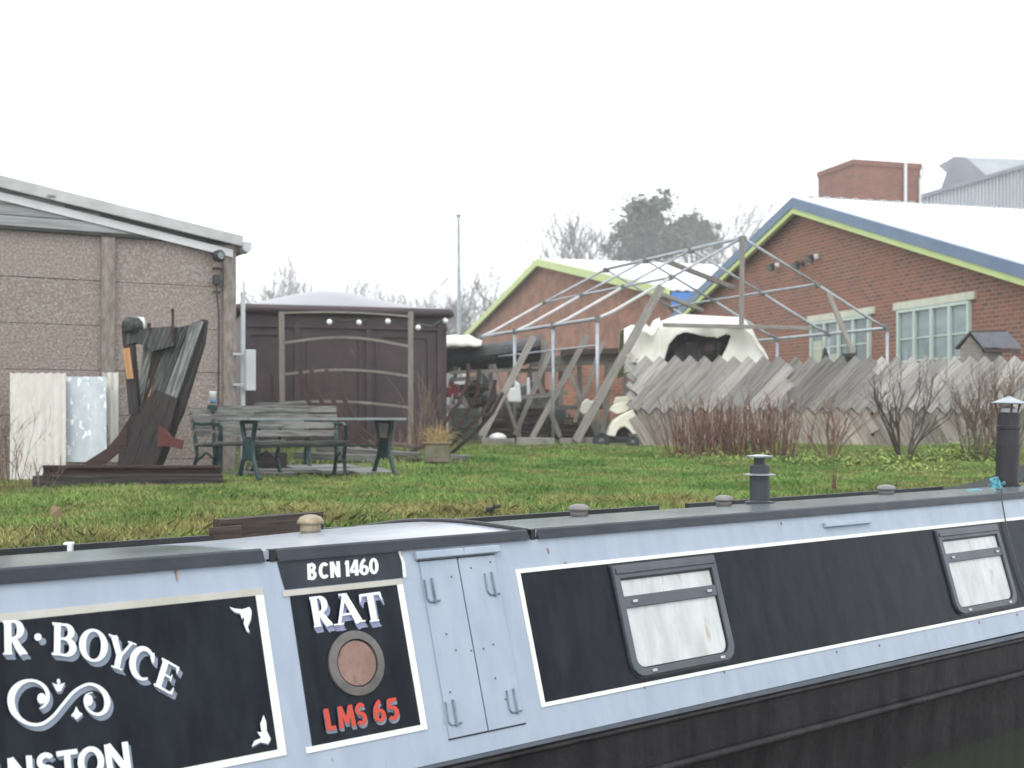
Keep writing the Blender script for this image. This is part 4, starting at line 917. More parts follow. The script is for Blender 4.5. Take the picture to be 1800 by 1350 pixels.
# tangle of old bits behind
rd = random.Random(11)
SL = ['red painted', 'white', 'rusty', 'dark', 'grey']; MT = ['red_paint', 'plastic_white', 'rust_bright', 'wood_black', 'pvc_grey']
spots_ = [(796, 690, 'beside the van corner'), (812, 672, 'under the netted boat, left end'), (832, 688, 'under the netted boat, middle'), (800, 718, 'low beside the van corner'), (868, 745, 'behind the leftmost tent leg'), (922, 728, 'between the second and third tent legs, at rack height'), (928, 750, 'low between the second and third tent legs'), (948, 690, 'on the rack behind the third tent leg'), (1006, 752, 'low in the rack behind the third leaning plank'), (1040, 756, 'low behind the broad leaning plank')]
for k, (px, py, wh) in enumerate(spots_):
    j = [0, 1, 3, 4, 3, 2, 3, 0, 2, 3][k]; p = D(px, py, 25.5 + rd.random()); m = MB()
    m.box(p, (rd.uniform(.18, .4), .25, rd.uniform(.08, .2)), rz=rd.uniform(-.4, .4)); m.box(p + V((.05, -.08, .13)), (.12, .12, .09), rz=.3); m.tube([p + V((-.1, 0, .05)), p + V((-.05, 0, .3))], .02, 5)
    tag(m.build('scrap_part', MT[j], origin=tuple(p), bevel=.01), SL[j] + ' scrap boat part ' + wh, 'scrap')
# small cream tractor body with black wheels
Yt = 21.6
t = thing('garden_tractor', 'small cream and black garden tractor with its near wheel on the grass beside the fence', 'garden tractor', tuple(D(1080, 792, Yt)))
m = MB(); fp = [(1068, 766), (1072, 752), (1080, 739), (1092, 730), (1114, 719), (1118, 730), (1122, 764), (1112, 764), (1106, 756), (1098, 750), (1090, 752), (1084, 760), (1082, 768)]
m.prism([D(x, y, Yt - .1) for x, y in fp], (0, .5, 0)); m.build('mudguard', 'plastic_cream', t, bevel=.02)
m = MB(); m.prism([D(x, y, Yt + .25) for x, y in [(1072, 722), (1078, 712), (1090, 708), (1108, 708), (1112, 716), (1100, 724), (1084, 728)]], (0, .35, 0)); m.prism([D(x, y, Yt + .6) for x, y in [(1078, 711), (1082, 698), (1108, 696), (1112, 706), (1100, 712)]], (0, .1, 0)); m.build('seat', 'plastic_cream', t, bevel=.02)
for x, y, r, yy in ((1057, 775, 15, -.22), (1112, 777, 11, -.15)):
    c = D(x, y, Yt + yy); r_ = r / F * Yt; m = MB(); m.lathe(c, [(r_ * .6, -.055), (r_ * .9, -.06), (r_, -.035), (r_, .035), (r_ * .9, .06), (r_ * .6, .055)], 22, axis=(0, -1, 0)); w1 = m.build('wheel', 'tyre', t, smooth=False)
    m = MB(); m.lathe(c, [(r_ * .58, -.03), (r_ * .58, .045), (r_ * .2, .06), (r_ * .12, .07)], 16, axis=(0, -1, 0)); PM[w1.name] = PM[t.name].copy(); m.build('rim', 'clamp', w1)
m = MB(); PB(m, 1066, 773, Yt + .15, 1120, 773, Yt + .15, .35, .10); m.build('chassis', 'plastic_black', t, bevel=.02)
m = MB(); m.prism([D(x, y, Yt + .1) for x, y in [(1084, 768), (1088, 756), (1098, 752), (1106, 758), (1112, 768)]], (0, .3, 0)); m.build('engine_cover', 'box_brown', t)
# cream torn cover over a machine behind the fence
Yc = 23.6
t = thing('covered_machine', 'torn cream cover draped over dark machinery behind the fence', 'covered machine', tuple(D(1220, 735, Yc).xy.to_3d() + V((0, 0, 1.32))))
topo = [(1097, 578), (1112, 571), (1150, 572), (1158, 566), (1192, 554), (1206, 553), (1255, 556), (1302, 558), (1312, 566), (1322, 578), (1332, 600), (1342, 614), (1350, 628)]
hole = {1112: 0}
def topy(px):
    for (a, b), (c, d_) in zip(topo, topo[1:]):
        if a <= px <= c: return b + (d_ - b) * (px - a) / (c - a)
    return topo[-1][1]
hp = [(1166, 640), (1176, 606), (1190, 590), (1205, 584), (1222, 588), (1240, 592), (1262, 594), (1276, 588), (1284, 590), (1278, 608), (1262, 640)]
def inhole(x, y):
    c = False; n = len(hp)
    for i in range(n):
        (x1, y1), (x2, y2) = hp[i], hp[i - 1]
        if (y1 > y) != (y2 > y) and x < (x2 - x1) * (y - y1) / (y2 - y1) + x1: c = not c
    return c
NX, NY = 240, 90; vs = []; ok = []
for j in range(NY + 1):
    for i in range(NX + 1):
        px = 1097 + 253 * i / NX; ty = topy(px) + (7 * math.sin(px * .21) * (.5 + .5 * math.sin(px * .05)) if 1110 < px < 1160 else 0)
        py = ty + (665 - ty) * (j / NY) + (0 if j else 0)
        fold = .10 * math.sin(px * .043 + j * .05 + 2 * math.sin(px * .017)) + .05 * math.sin(px * .085 - j * .045 + 1.5 * math.sin(px * .03)) 
        dep = Yc - .55 * math.sin(min(1, j / 14) * 1.57) + fold * min(1, j / 14)
        vs.append(D(px, py, dep)); ok.append(inhole(px, py) or (px < 1118 and py > 618 - (px - 1097) * .4 + 40))
fs = []
for j in range(NY):
    for i in range(NX):
        q = [j * (NX + 1) + i, j * (NX + 1) + i + 1, (j + 1) * (NX + 1) + i + 1, (j + 1) * (NX + 1) + i]
        if not any(ok[k] for k in q): fs.append(q)
# back half going away from the ridge
b0 = len(vs)
for i in range(NX + 1): p = vs[i]; vs.append(p + V((0, .9, .02))); 
for i in range(NX + 1): p = vs[i]; vs.append(p + V((0, 1.5, -.9)))
for i in range(NX): fs += [[i + 1, i, b0 + i, b0 + i + 1], [b0 + i + 1, b0 + i, b0 + NX + 1 + i, b0 + NX + 2 + i]]
m = MB(); m.add(vs, fs); m.build('cover', 'tarp_cream', t, smooth=True, thick=.012)
m = MB(); p = D(1215, 640, Yc + .35); m.box(p + V((0, .1, .12)), (2.05, .9, .98)); m.build('machine_dark_liner', 'wood_black', t, bevel=.06)  # machine box enlarged into a dark liner that keeps the torn opening dark
m = MB(); p = D(1245, 612, Yc - .2); m.lathe(p, [(.12, -.15), (.17, -.05), (.14, .08), (.04, .12)], 12); m.box(p + V((-.35, .1, -.02)), (.3, .3, .3), rz=.4); m.build('engine_block', 'box_brown', t, bevel=.02)
m = MB(); m.tube([D(1196, 650, Yc - .2), D(1200, 612, Yc - .2), D(1202, 583, Yc - .1)], .04, 8); m.build('post', 'iron_green', t)
m = MB(); m.prism([D(x, y, Yc - .25) for x, y in [(1184, 640), (1186, 615), (1200, 608), (1216, 612), (1240, 606), (1262, 598), (1270, 606), (1264, 625), (1230, 640)]], (0, .3, 0)); m.build('engine_part', 'net_dark', t)
# dark pointed pieces showing above the fence
for k, (pts, lb) in enumerate((([(1445, 632), (1450, 610), (1456, 622), (1458, 632)], 'small dark pointed scrap showing above the fence, left of two'), ([(1482, 622), (1506, 620), (1500, 636), (1492, 632)], 'small dark pointed scrap showing above the fence, right of two'))):
    m = MB(); m.prism([D(x, y, 22.0) for x, y in pts], (0, .08, 0)); m.prism([D(pts[0][0] + 4, 640, 22.0), D(pts[0][0] + 12, 640, 22.0), D(pts[0][0] + 12, 628, 22.0), D(pts[0][0] + 4, 628, 22.0)], (0, .06, 0)); tag(m.build('roof_tile', 'wood_black', origin=tuple(D(*pts[0], 22.0))), lb, 'scrap', 'dark scraps above the fence')

# ================================================================ CHEVRON FENCE
YF = 21.5
def fx(px): return (px - CX) / F * YF
def fz(py): return H - (py - HY) / F * YF
fence = thing('chevron_fence', 'weathered grey chevron fence of diagonal boards with sawtooth top', 'fence', (fx(1112), YF, 1.3))
def boards(m, x0, x1, z0, z1, sgn, wd_, yo, lean=47, tints=(.8, 1.15), jag=.0):
    tn = math.tan(R(lean)); step = wd_ / math.sin(R(lean)); Hh_ = z1 - z0; k = x0 - Hh_ / tn - step
    while k < x1 + Hh_ / tn + step:
        # centre line from (k,z0) to (k+H/tn,z1) (sgn=1) or mirrored
        a0, a1 = (k, k + Hh_ / tn) if sgn > 0 else (k + Hh_ / tn, k)
        t0, t1 = 0, 1
        for bnd, gt in ((x0, 1), (x1, 0)):
            if a1 != a0:
                tt = (bnd - a0) / (a1 - a0)
                if ((a1 > a0) == bool(gt)): t0 = max(t0, tt)
                else: t1 = min(t1, tt)
        if t1 - t0 > .06:
            o = random.uniform(-.003, .003); p = V((a0 + (a1 - a0) * t0, YF + yo + o, z0 + Hh_ * t0)); q = V((a0 + (a1 - a0) * t1, YF + yo + o, z0 + Hh_ * t1))
            dd = (q - p).normalized() * random.uniform(-.01, .022); m.beam(p - dd, q + dd, wd_ * random.uniform(.965, .995), .020, (0, 1, 0) , tint=random.uniform(*tints))
        k += step
bays = [(1112, 1390, -.03, (.68, 1.36)), (1378, 1541, .02, (.5, .85)), (1530, 1840, .065, (.75, 1.4)), (1828, 2060, .1, (.8, 1.1))]
for (a, b, yo, ti) in bays:
    m = MB(); boards(m, fx(a) + .02, fx(b) - .02, fz(721), fz(632), 1, .185, yo - .02, 47, ti); m.build('upper_panel', 'wood_fence', fence)
    m = MB(); boards(m, fx(a) + .02, fx(b) - .02, fz(806), fz(714), -1, .175, yo + .015, 60, (.6, 1.2) if a != 1378 else (1.1, 1.5)); m.build('lower_panel', 'wood_fence_low', fence)
for zz_ in (650, 716, 785):
    m = MB(); m.box((fx(1586), YF + .22, fz(zz_)), (fx(2060) - fx(1112) - .1, .05, .09)); m.build('rail', 'wood_frame', fence)
for px in (1118, 1385, 1540, 1690, 1837, 2058):
    m = MB(); m.box((fx(px), YF + .30, 1.3 + .72), (.09, .09, 1.5)); m.build('post', 'wood_frame', fence)
# end of the fence turning back: short jagged boards
m = MB()
for k in range(9): 
    z = fz(770 - 17 * k); m.beam((fx(1112) + .06, YF, z), (fx(1112) - .05, YF + .25, z + .12), .11, .02, (0, 1, 0), tint=random.uniform(.8, 1.1))
m.build('return_board', 'wood_fence', fence)
# bird table / kennel roof behind the fence at right
Yk = 22.6
t = thing('bird_table', 'small wooden house with slate grey pitched roof showing above the fence', 'bird table', tuple(D(1740, 780, Yk)))
m = MB(); A_ = D(1706, 585, Yk); B_ = D(1768, 584, Yk + 1.2)
vs = [A_, D(1680, 613, Yk - .15), D(1732, 612, Yk + .0)]
rl = [D(1706, 584, Yk), D(1770, 583, Yk + .55), D(1796, 611, Yk + .45), D(1728, 611, Yk - .1)]
m.prism(rl, (0, .03, .03)); m.build('roof', 'slate', t)
m = MB(); m.prism([D(1706, 584, Yk), D(1770, 583, Yk + .55), D(1744, 612, Yk + .75), D(1679, 614, Yk + .2)], (0, .03, .03)); m.build('roof', 'box_brown', t)
m = MB(); m.prism([D(1704, 590, Yk + .06), D(1726, 612, Yk + .0), D(1724, 640, Yk + .0), D(1688, 640, Yk + .15), D(1688, 612, Yk + .15)], (.55, .45, 0)); m.build('house_body', 'wood_frame', t)
m = MB(); m.prism([D(1728, 613, Yk - .07), D(1794, 613, Yk + .42), D(1794, 622, Yk + .42), D(1730, 617, Yk - .07)], (0, .04, 0)); m.build('eave_board', 'box_brown', t)
m = MB(); c = D(1740, 640, Yk + .3); m.tube([V((c.x, c.y, 1.3)), c], .05, 8); m.build('post', 'wood_frame', t)

# ================================================================ SHRUBS BY THE FENCE
def shrub(label, px, py, topy, n, spread, mat, seed, w0=.012, lv=3, dy=0, name='bare_shrub', grp='bare shrubs along the fence'):
    rd = random.Random(seed); b = G(px, py) + V((0, dy, 0)); h = (py - topy) / F * b.y; m = MB()
    def grow(p, d, L, r, l):
        pts = [p]; 
        for i in range(4): d = (d + V((rd.gauss(0, .09), rd.gauss(0, .09), .05 + rd.gauss(0, .04)))).normalized(); pts.append(pts[-1] + d * L / 4)
        m.tube(pts, [r * (1 - .13 * i) for i in range(5)], 4, cap=False, tint=rd.uniform(.75, 1.3))
        if l > 0:
            for k in range(rd.choice((2, 3))):
                a = rd.uniform(0, 6.28); i = rd.choice((2, 3, 4)); grow(pts[i], (d + V((math.cos(a), math.sin(a), .1)) * rd.uniform(.25, .6)).normalized(), L * rd.uniform(.45, .75), r * .6, l - 1)
    for k in range(n):
        a = rd.uniform(0, 6.28); s = spread * rd.uniform(.1, 1); grow(b + V((math.cos(a) * .09, math.sin(a) * .07, -.03)), V((math.cos(a) * s, math.sin(a) * s * .6, 1)).normalized(), h * rd.uniform(.42, .6) * (1 if lv else 1.9), w0 * rd.uniform(.7, 1.2), lv)
    return tag(m.build(name, mat, origin=tuple(b)), label, 'shrub', grp)
for k, (px, tp, lb) in enumerate(((1205, 712, 'dense red-brown stemmed shrub at the left end of the fence'), (1245, 700, 'dense red-brown stemmed shrub, second from the left along the fence'), (1285, 708, 'dense red-brown stemmed shrub in the middle of the reddish clump'), (1325, 704, 'dense red-brown stemmed shrub right of the middle of the reddish clump'), (1368, 702, 'red-brown stemmed shrub at the right end of the reddish clump'))):
    rd = random.Random(90 + k); b = G(px, 806); m = MB()
    for i in range(44):
        x = rd.gauss(0, .18); y = rd.gauss(0, .14); h = (806 - tp) / F * b.y * rd.uniform(.4, 1.08); p = b + V((x, y, -.02)); lx = x * .5 + rd.gauss(0, .05)
        pts = [p + V((lx * (j / 4), 0, h * j / 4)) + V((rd.gauss(0, .008), rd.gauss(0, .008), 0)) for j in range(5)]
        m.tube(pts, [.0085, .008, .007, .006, .005], 4, cap=False, tint=rd.uniform(.65, 1.4))
        for s in range(3):
            j = rd.choice((2, 3, 4)); q = pts[j]; m.tube([q, q + V((rd.uniform(-.09, .09), rd.uniform(-.05, .05), rd.uniform(.06, .2)))], [.005, .003], 3, cap=False, tint=rd.uniform(.65, 1.4))
    tag(m.build('dogwood_shrub', 'stem_red', origin=tuple(b)), lb, 'shrub', 'red stemmed shrubs along the fence')
shrub('open bare shrub with reddish stems fanning out before the darker fence bay', 1458, 808, 695, 15, .95, 'stem_red', 3, .011, 3)
shrub('gnarled dark bare shrub before the right-hand fence bay', 1590, 810, 650, 9, .8, 'stem_dark', 5, .020, 4)
shrub('large tangled bare shrub in front of the fence beside the big chimney', 1716, 812, 640, 16, .75, 'stem_brown', 8, .015, 4)
shrub('bare shrub behind the big chimney at the right edge', 1772, 812, 655, 10, .6, 'stem_brown', 18, .015, 4)
shrub('bramble tangle in front of the white ribbed sheet at the left edge', 14, 862, 700, 12, .9, 'stem_red', 12, .006, 3, name='bramble', grp='brambles by the shed')
shrub('low bramble at the foot of the rudder beams, left end', 60, 872, 790, 9, 1.5, 'stem_brown', 14, .005, 3, name='bramble', grp='brambles by the shed')
# leafy weeds below the fence
def leafclump(label, spots, n, size, mat, seed, name='weed_bed'):
    rd = random.Random(seed); m = MB()
    for k in range(n):
        px, py, sx, hz_ = rd.choice(spots); b = G(px + rd.gauss(0, sx), py + rd.gauss(0, 2)); c = b + V((0, rd.gauss(0, .15), abs(rd.gauss(0, 1)) * hz_)); s = size * rd.uniform(.5, 1.3)
        a = V((rd.gauss(0, 1), rd.gauss(0, 1), rd.gauss(0, .5))).normalized(); u = a.cross(V((rd.gauss(0, .4), rd.gauss(0, .4), 1))).normalized()
        m.add([c - a * s, c - u * s * .4 + a * s * -.2, c + a * s, c + u * s * .4 + a * -.2 * s], [(0, 1, 2, 3)], rd.uniform(.6, 1.4))
    o = m.build(name, mat); o['label'] = label; o['kind'] = 'stuff'; o['category'] = 'plants'; return o
leafclump('yellow-green leafy weeds and ground cover along the foot of the fence', [(1700, 812, 25, .12), (1730, 808, 12, .14), (1440, 815, 30, .05), (1520, 818, 30, .07), (1580, 812, 25, .06), (1640, 812, 25, .09), (1690, 806, 18, .13), (1720, 804, 12, .16), (1610, 830, 30, .05), (1230, 806, 40, .05), (1330, 808, 40, .05)], 7000, .032, 'weed', 4)
stems('dock_stem', 'dead rusty brown dock stalk standing in the lawn behind the small chimney', 'plant', G(1466, 866), 14, .24, 'stem_red', .15, .007, .02, .2, 31)
b = G(97, 935); m = MB(); m.tube([b, b + V((.01, 0, .10))], .006, 5); m.add([b + V((-.03, 0, .10)), b + V((.04, .01, .09)), b + V((.035, 0, .15)), b + V((-.02, .01, .165))], [(0, 1, 2, 3)]); tag(m.build('litter', 'terracotta', origin=tuple(b), thick=.004), 'scrap of pale orange litter caught in the grass at the left', 'litter')
b = G(866, 912); m = MB()
for i in range(5): m.box(b + V((random.uniform(-.05, .05), random.uniform(-.03, .03), .03 + .015 * i)), (.05, .04, .03), rz=i)
tag(m.build('rag', 'net_dark', origin=tuple(b), bevel=.008), 'small grey rag on the bank beyond the curved hatch', 'rag')
M('rust_stain', (.24, .15, .10), (.34, .25, .18), 30, .7)
M('hinge_grey', (.10, .12, .145), (.22, .27, .33), 14, .4, .1)
# ================================================================ NARROWBOAT
TB = math.atan2(d2.y, d2.x)
def Bw(s, q, Dr): return V((d2.x * s + n2.x * q, d2.y * s + n2.y * q, H - Dr))
def qs(Dr): return C0 - .3 * (Dr - .49)
def side(s, Dr, off=0): return Bw(s, qs(Dr) - off, Dr)
def uns(px, py):        # picture point -> (s, drop) on the cabin side
    rx = (px - CX) / F; mm = (py - HY) / F; Y = (C0 + .3 * .49) / (n2.x * rx + n2.y + .3 * mm)
    return (d2.x * rx + d2.y) * Y, mm * Y
boat = thing('narrowboat', 'long steel narrowboat with pale blue-grey cabin side, black painted panels and white lining', 'narrowboat', tuple(Bw(3.5, C0, 1.8)), TB)
S0, S1 = -4.5, 11.5
OUT = side(0, .8, 1) - side(0, .8, 0); OUT = V((OUT.x, OUT.y, .3)).normalized()
def rect(s0, s1, a, b): return [(s0, a), (s1, a), (s1, b), (s0, b)]
def plate(m, poly, off0, off1, tint=1):       # flat plate on the cabin side, poly in (s, drop)
    p = [side(s, d_) + OUT * off1 for s, d_ in poly]; m.prism(p, OUT * (off0 - off1), tint)
GUN = 1.205
# hull
def hullq(s, near):     # half-plan: tapers at the bow and stern
    c = 4.62; hb = 1.03 + .03
    k = 1 - max(0, (s - 11.0) / 4.6) ** 1.8 - max(0, (-3.6 - s) / 2.2) ** 2.2
    return c - hb * max(.02, k) if near else c + hb * max(.02, k)
sv = [-5.75, -5.5, -5, -4.3, -3.6, -1, 2, 5, 8, 11, 12, 13, 14, 14.8, 15.3, 15.6]
m = MB()
for near in (True, False):
    vs = []
    for s in sv:
        q = hullq(s, near); o = 0
        gd = GUN + .015 * (s < 0) + .007 * max(0, s - 2) - .25 * max(0, (s - 11) / 4.6) ** 2
        for dz, dq in ((gd + .015, 0), (1.44, 0), (1.60, .02), (2.3, .08)): vs.append(Bw(s, q + (dq if near else -dq), dz))
    m.add(vs, [(i * 4 + k, (i + 1) * 4 + k, (i + 1) * 4 + k + 1, i * 4 + k + 1) for i in range(len(sv) - 1) for k in range(3)])
m.build('hull', 'hull_black', boat)
def gd(s): return GUN + .004 * max(0, s - 2)
m = MB(); vs = []
for s in sv:
    g_ = gd(s) - .25 * max(0, (s - 11) / 4.6) ** 2; vs += [Bw(s, hullq(s, True) - .012, g_ + .012), Bw(s, hullq(s, True) - .012, g_ + .034), Bw(s, hullq(s, False), g_ + .034), Bw(s, hullq(s, False), g_ + .012)]
m.add(vs, [(i * 4 + k, (i + 1) * 4 + k, (i + 1) * 4 + (k + 1) % 4, i * 4 + (k + 1) % 4) for i in range(len(sv) - 1) for k in range(4)])
MATS['gunwale_grey'] = M('gunwale_grey', (.10, .12, .15), (.15, .175, .205), 5, .35, .3, spots=(10, .64, (.04, .045, .05), (1, 1, 1)))
m.build('gunwale', 'gunwale_grey', boat)
for dz in (1.462,):
    m = MB(); m.tube([Bw(s, hullq(s, True) - .008, dz + .003 * (s - 4)) for s in sv[1:-1]], .020, 8); m.build('rubbing_strake', 'hull_black', boat, smooth=True)
m = MB(); m.tube([Bw(s, hullq(s, True) - .004, gd(s) + .055 - .25 * max(0, (s - 11) / 4.6) ** 2) for s in sv[1:-1]], .012, 6); m.build('rubbing_strake', 'hull_black', boat, smooth=True)
# fender seams, rust marks
# cabin body
QF = C0 + 1.42
m = MB(); vs = []
for s in (S0, S1):
    vs += [side(s, GUN + .02), side(s, .488), Bw(s, QF, .575), Bw(s, QF + .2, GUN + .02)]
m.add(vs, [(0, 1, 5, 4), (1, 2, 6, 5), (2, 3, 7, 6), (0, 3, 2, 1), (4, 5, 6, 7)]); m.build('cabin_side', 'boat_grey', boat)
# roof: slightly cambered, listing a little away
def rd_(q): t = (q - C0) / (QF - C0); return .462 + .10 * t - .026 * math.sin(math.pi * max(0, min(1, t)))
def rds(q, s):
    t = (q - C0) / (QF - C0); return rd_(q) - (.026 * sst(2.3, 3.25, s) * math.sin(math.pi * max(0, min(1, t))) if 2.15 < s < 3.34 else 0)
for (s0, s1, mt) in ((S0, 2.135, 'roof_wet'), (2.175, 3.325, 'hatch_grey'), (3.365, S1, 'roof_wet')):
    N = 10; ks = 12; K = N + 1; m = MB(); vs = []
    for k in range(ks + 1):
        s = s0 + (s1 - s0) * k / ks
        for j in range(K): q = C0 + .018 + (QF - C0 - .02) * j / N; vs.append(Bw(s, q, rds(q, s)))
    T = len(vs); vs += [v - V((0, 0, .03)) for v in vs]
    fs = [(k * K + j, k * K + j + 1, (k + 1) * K + j + 1, (k + 1) * K + j) for k in range(ks) for j in range(N)]
    fs += [tuple(T + i for i in f[::-1]) for f in fs]
    for j in range(N): fs += [(j, T + j, T + j + 1, j + 1), (ks * K + j, ks * K + j + 1, T + ks * K + j + 1, T + ks * K + j)]
    for k in range(ks): fs += [(k * K, (k + 1) * K, T + (k + 1) * K, T + k * K), (k * K + N, T + k * K + N, T + (k + 1) * K + N, (k + 1) * K + N)]
    m.add(vs, fs); m.build('roof', mt, boat)
# near handrail (black band) in three runs
for (s0, s1) in ((S0, 2.125), (2.175, 3.322), (3.368, S1)):
    a = .447 if s0 > 2 else .443
    m = MB(); pts = lambda s: [side(s, .4895, .0) + OUT * .014, Bw(s, qs(a) - .004, a + .006), Bw(s, qs(a) + .008, a), Bw(s, qs(a) + .028, a + .003), Bw(s, qs(a) + .030, .49)]
    A_, B_ = pts(s0), pts(s1); m.add(A_ + B_, [(k, (k + 1) % 5, (k + 1) % 5 + 5, k + 5) for k in range(5)] + [(4, 3, 2, 1, 0), (5, 6, 7, 8, 9)]); m.build('handrail', 'boat_band', boat)
for (s0, s1) in ((2.127, 2.148), (3.358, 3.368)):
    m = MB(); m.beam(Bw(s0, C0 + .02, .465), Bw(s1, C0 + .02, .465), .03, .03); m.build('handrail_joint', 'boat_grey', boat)
# far rails
def frail(s0, s1): 
    m = MB(); m.beam(Bw(s0, QF - .02, .555), Bw(s1, QF - .02, .555), .03, .055); m.build('handrail', 'black_steel', boat)
frail(S0, 1.99); frail(2.02, 2.66); frail(3.42, 5.60); frail(5.86, 8.78)
# black trims over the cambered ends of the middle roof
def redge(s, q0, q1, r, nm, mat, up=0):
    m = MB(); m.tube([Bw(s, q0 + (q1 - q0) * k / 14, rds(q0 + (q1 - q0) * k / 14, 3.3) - up) for k in range(15)], r, 8); m.build(nm, mat, boat, smooth=True)
redge(3.335, C0 + .02, QF, .012, 'roof_edge', 'black_steel', .004)
m = MB(); m.beam(Bw(3.22, QF - .02, .555), Bw(3.34, QF - .02, .555), .04, .05); m.build('rail_end', 'black_steel', boat)
for s_ in (2.160, 3.345):
    m = MB(); m.box(Bw(s_, C0 + .012, .468), (.022, .03, .042), rz=TB); m.build('handrail_joint', 'black_steel', boat)
# painted panels: (s, drop)
def panel(s0, s1, a0, a1, lw, name='panel'):
    m = MB(); plate(m, rect(s0, s1, a0, a1), 0, .0022); m.build('black_panel', 'boat_black', boat)
    for nm, mt, r in (('lining', 'trim_cream' if s0 < 2.5 else 'trim_white', rect(s0 - lw, s1 + lw, a0 - lw * .75, a0)), ('lining', 'trim_white', rect(s0 - lw, s1 + lw, a1, a1 + lw * .72)), ('lining', 'trim_white', rect(s1, s1 + lw, a0, a1)), ('lining', 'trim_white', rect(s0 - lw, s0, a0, a1))):
        if nm == 'lining' and r[1][0] <= s0 and s0 > 2 and s0 < 2.5: continue
        m = MB(); plate(m, r, 0, .0045); m.build(nm, mt, boat)
panel(-.9, 2.075, .594, 1.079, .030); panel(2.205, 2.650, .607, 1.090, .026); panel(3.243, 9.6, .613, 1.098, .0215)
m = MB(); plate(m, [(2.176, .4905), (2.680, .4905), (2.687, .53), (2.682, .585), (2.19, .585), (2.182, .54)], 0, .0022); m.build('black_panel', 'boat_band', boat)
m = MB(); plate(m, [(2.680, .4905), (2.690, .4905), (2.701, .535), (2.697, .585), (2.683, .585), (2.688, .53)], 0, .0045); m.build('lining', 'trim_white', boat)
# side doors
for s0, s1 in ((2.765, 2.941), (2.947, 3.125)):
    m = MB(); plate(m, rect(s0, s1, .535, 1.155), -.001, .0065); dr = m.build('side_door', 'boat_grey', boat, bevel=.0015)
    PM[dr.name] = PM[boat.name].copy()
    for dd in (.645, 1.075):
        hs = s0 + .035 if s0 < 2.9 else s1 - .035
        m = MB(); q = lambda s, d_: side(s, d_) + OUT * .011
        m.tube([q(hs - .030, dd - .045), q(hs - .032, dd + .022), q(hs - .022, dd + .036), q(hs + .026, dd + .034)], .0035, 6)
        m.tube([q(hs + .004, dd - .048), q(hs + .004, dd + .044)], .005, 6)
        m.build('hinge', 'hinge_grey', dr)
m = MB(); plate(m, rect(2.760, 3.130, .530, .5345), 0, .004); plate(m, rect(2.760, 3.130, 1.1555, 1.160), 0, .003); plate(m, rect(2.9415, 2.9465, .535, 1.155), 0, .001); m.build('door_gap', 'black_steel', boat)
m = MB(); plate(m, rect(2.748, 3.15, .500, .528), 0, .022); m.build('drip_rail', 'boat_grey', boat, bevel=.004)
m = MB(); plate(m, rect(5.28, 5.68, .527, .552), 0, .02); m.build('drip_rail', 'boat_grey', boat, bevel=.004)
for (ss_, dd) in ((2.90, .60), (3.0, .575), (2.86, .86), (2.93, .87), (2.99, .87), (3.04, .86), (3.02, .98), (2.83, .80), (3.1, .56), (3.05, 1.06), (2.80, 1.0)):
    m = MB(); m.lathe(side(ss_, dd) + OUT * .006, [(.0045, 0), (.0035, .003)], 8, axis=OUT); m.build('rivet', 'port_rim', boat)
# porthole
def ell(sc_, dc, r, n=28, off=0): return [side(sc_ + r * math.cos(2 * math.pi * k / n), dc + r * .958 * math.sin(2 * math.pi * k / n)) + OUT * off for k in range(n)]
SC, DC = 2.424, .853
m = MB(); m.ring(ell(SC, DC, .113, off=.012), ell(SC, DC, .083, off=.016), OUT * -.014); po = m.build('porthole', 'port_rim', boat, bevel=.002)
PM[po.name] = PM[boat.name].copy()
m = MB(); m.ring(ell(SC, DC, .0825, off=.004), ell(SC, DC, .078, off=.004), OUT * -.004); m.build('gasket', 'black_steel', po)
m = MB(); m.prism(ell(SC, DC, .0775, off=.010), OUT * -.010); m.build('cover', 'port_rust', po)
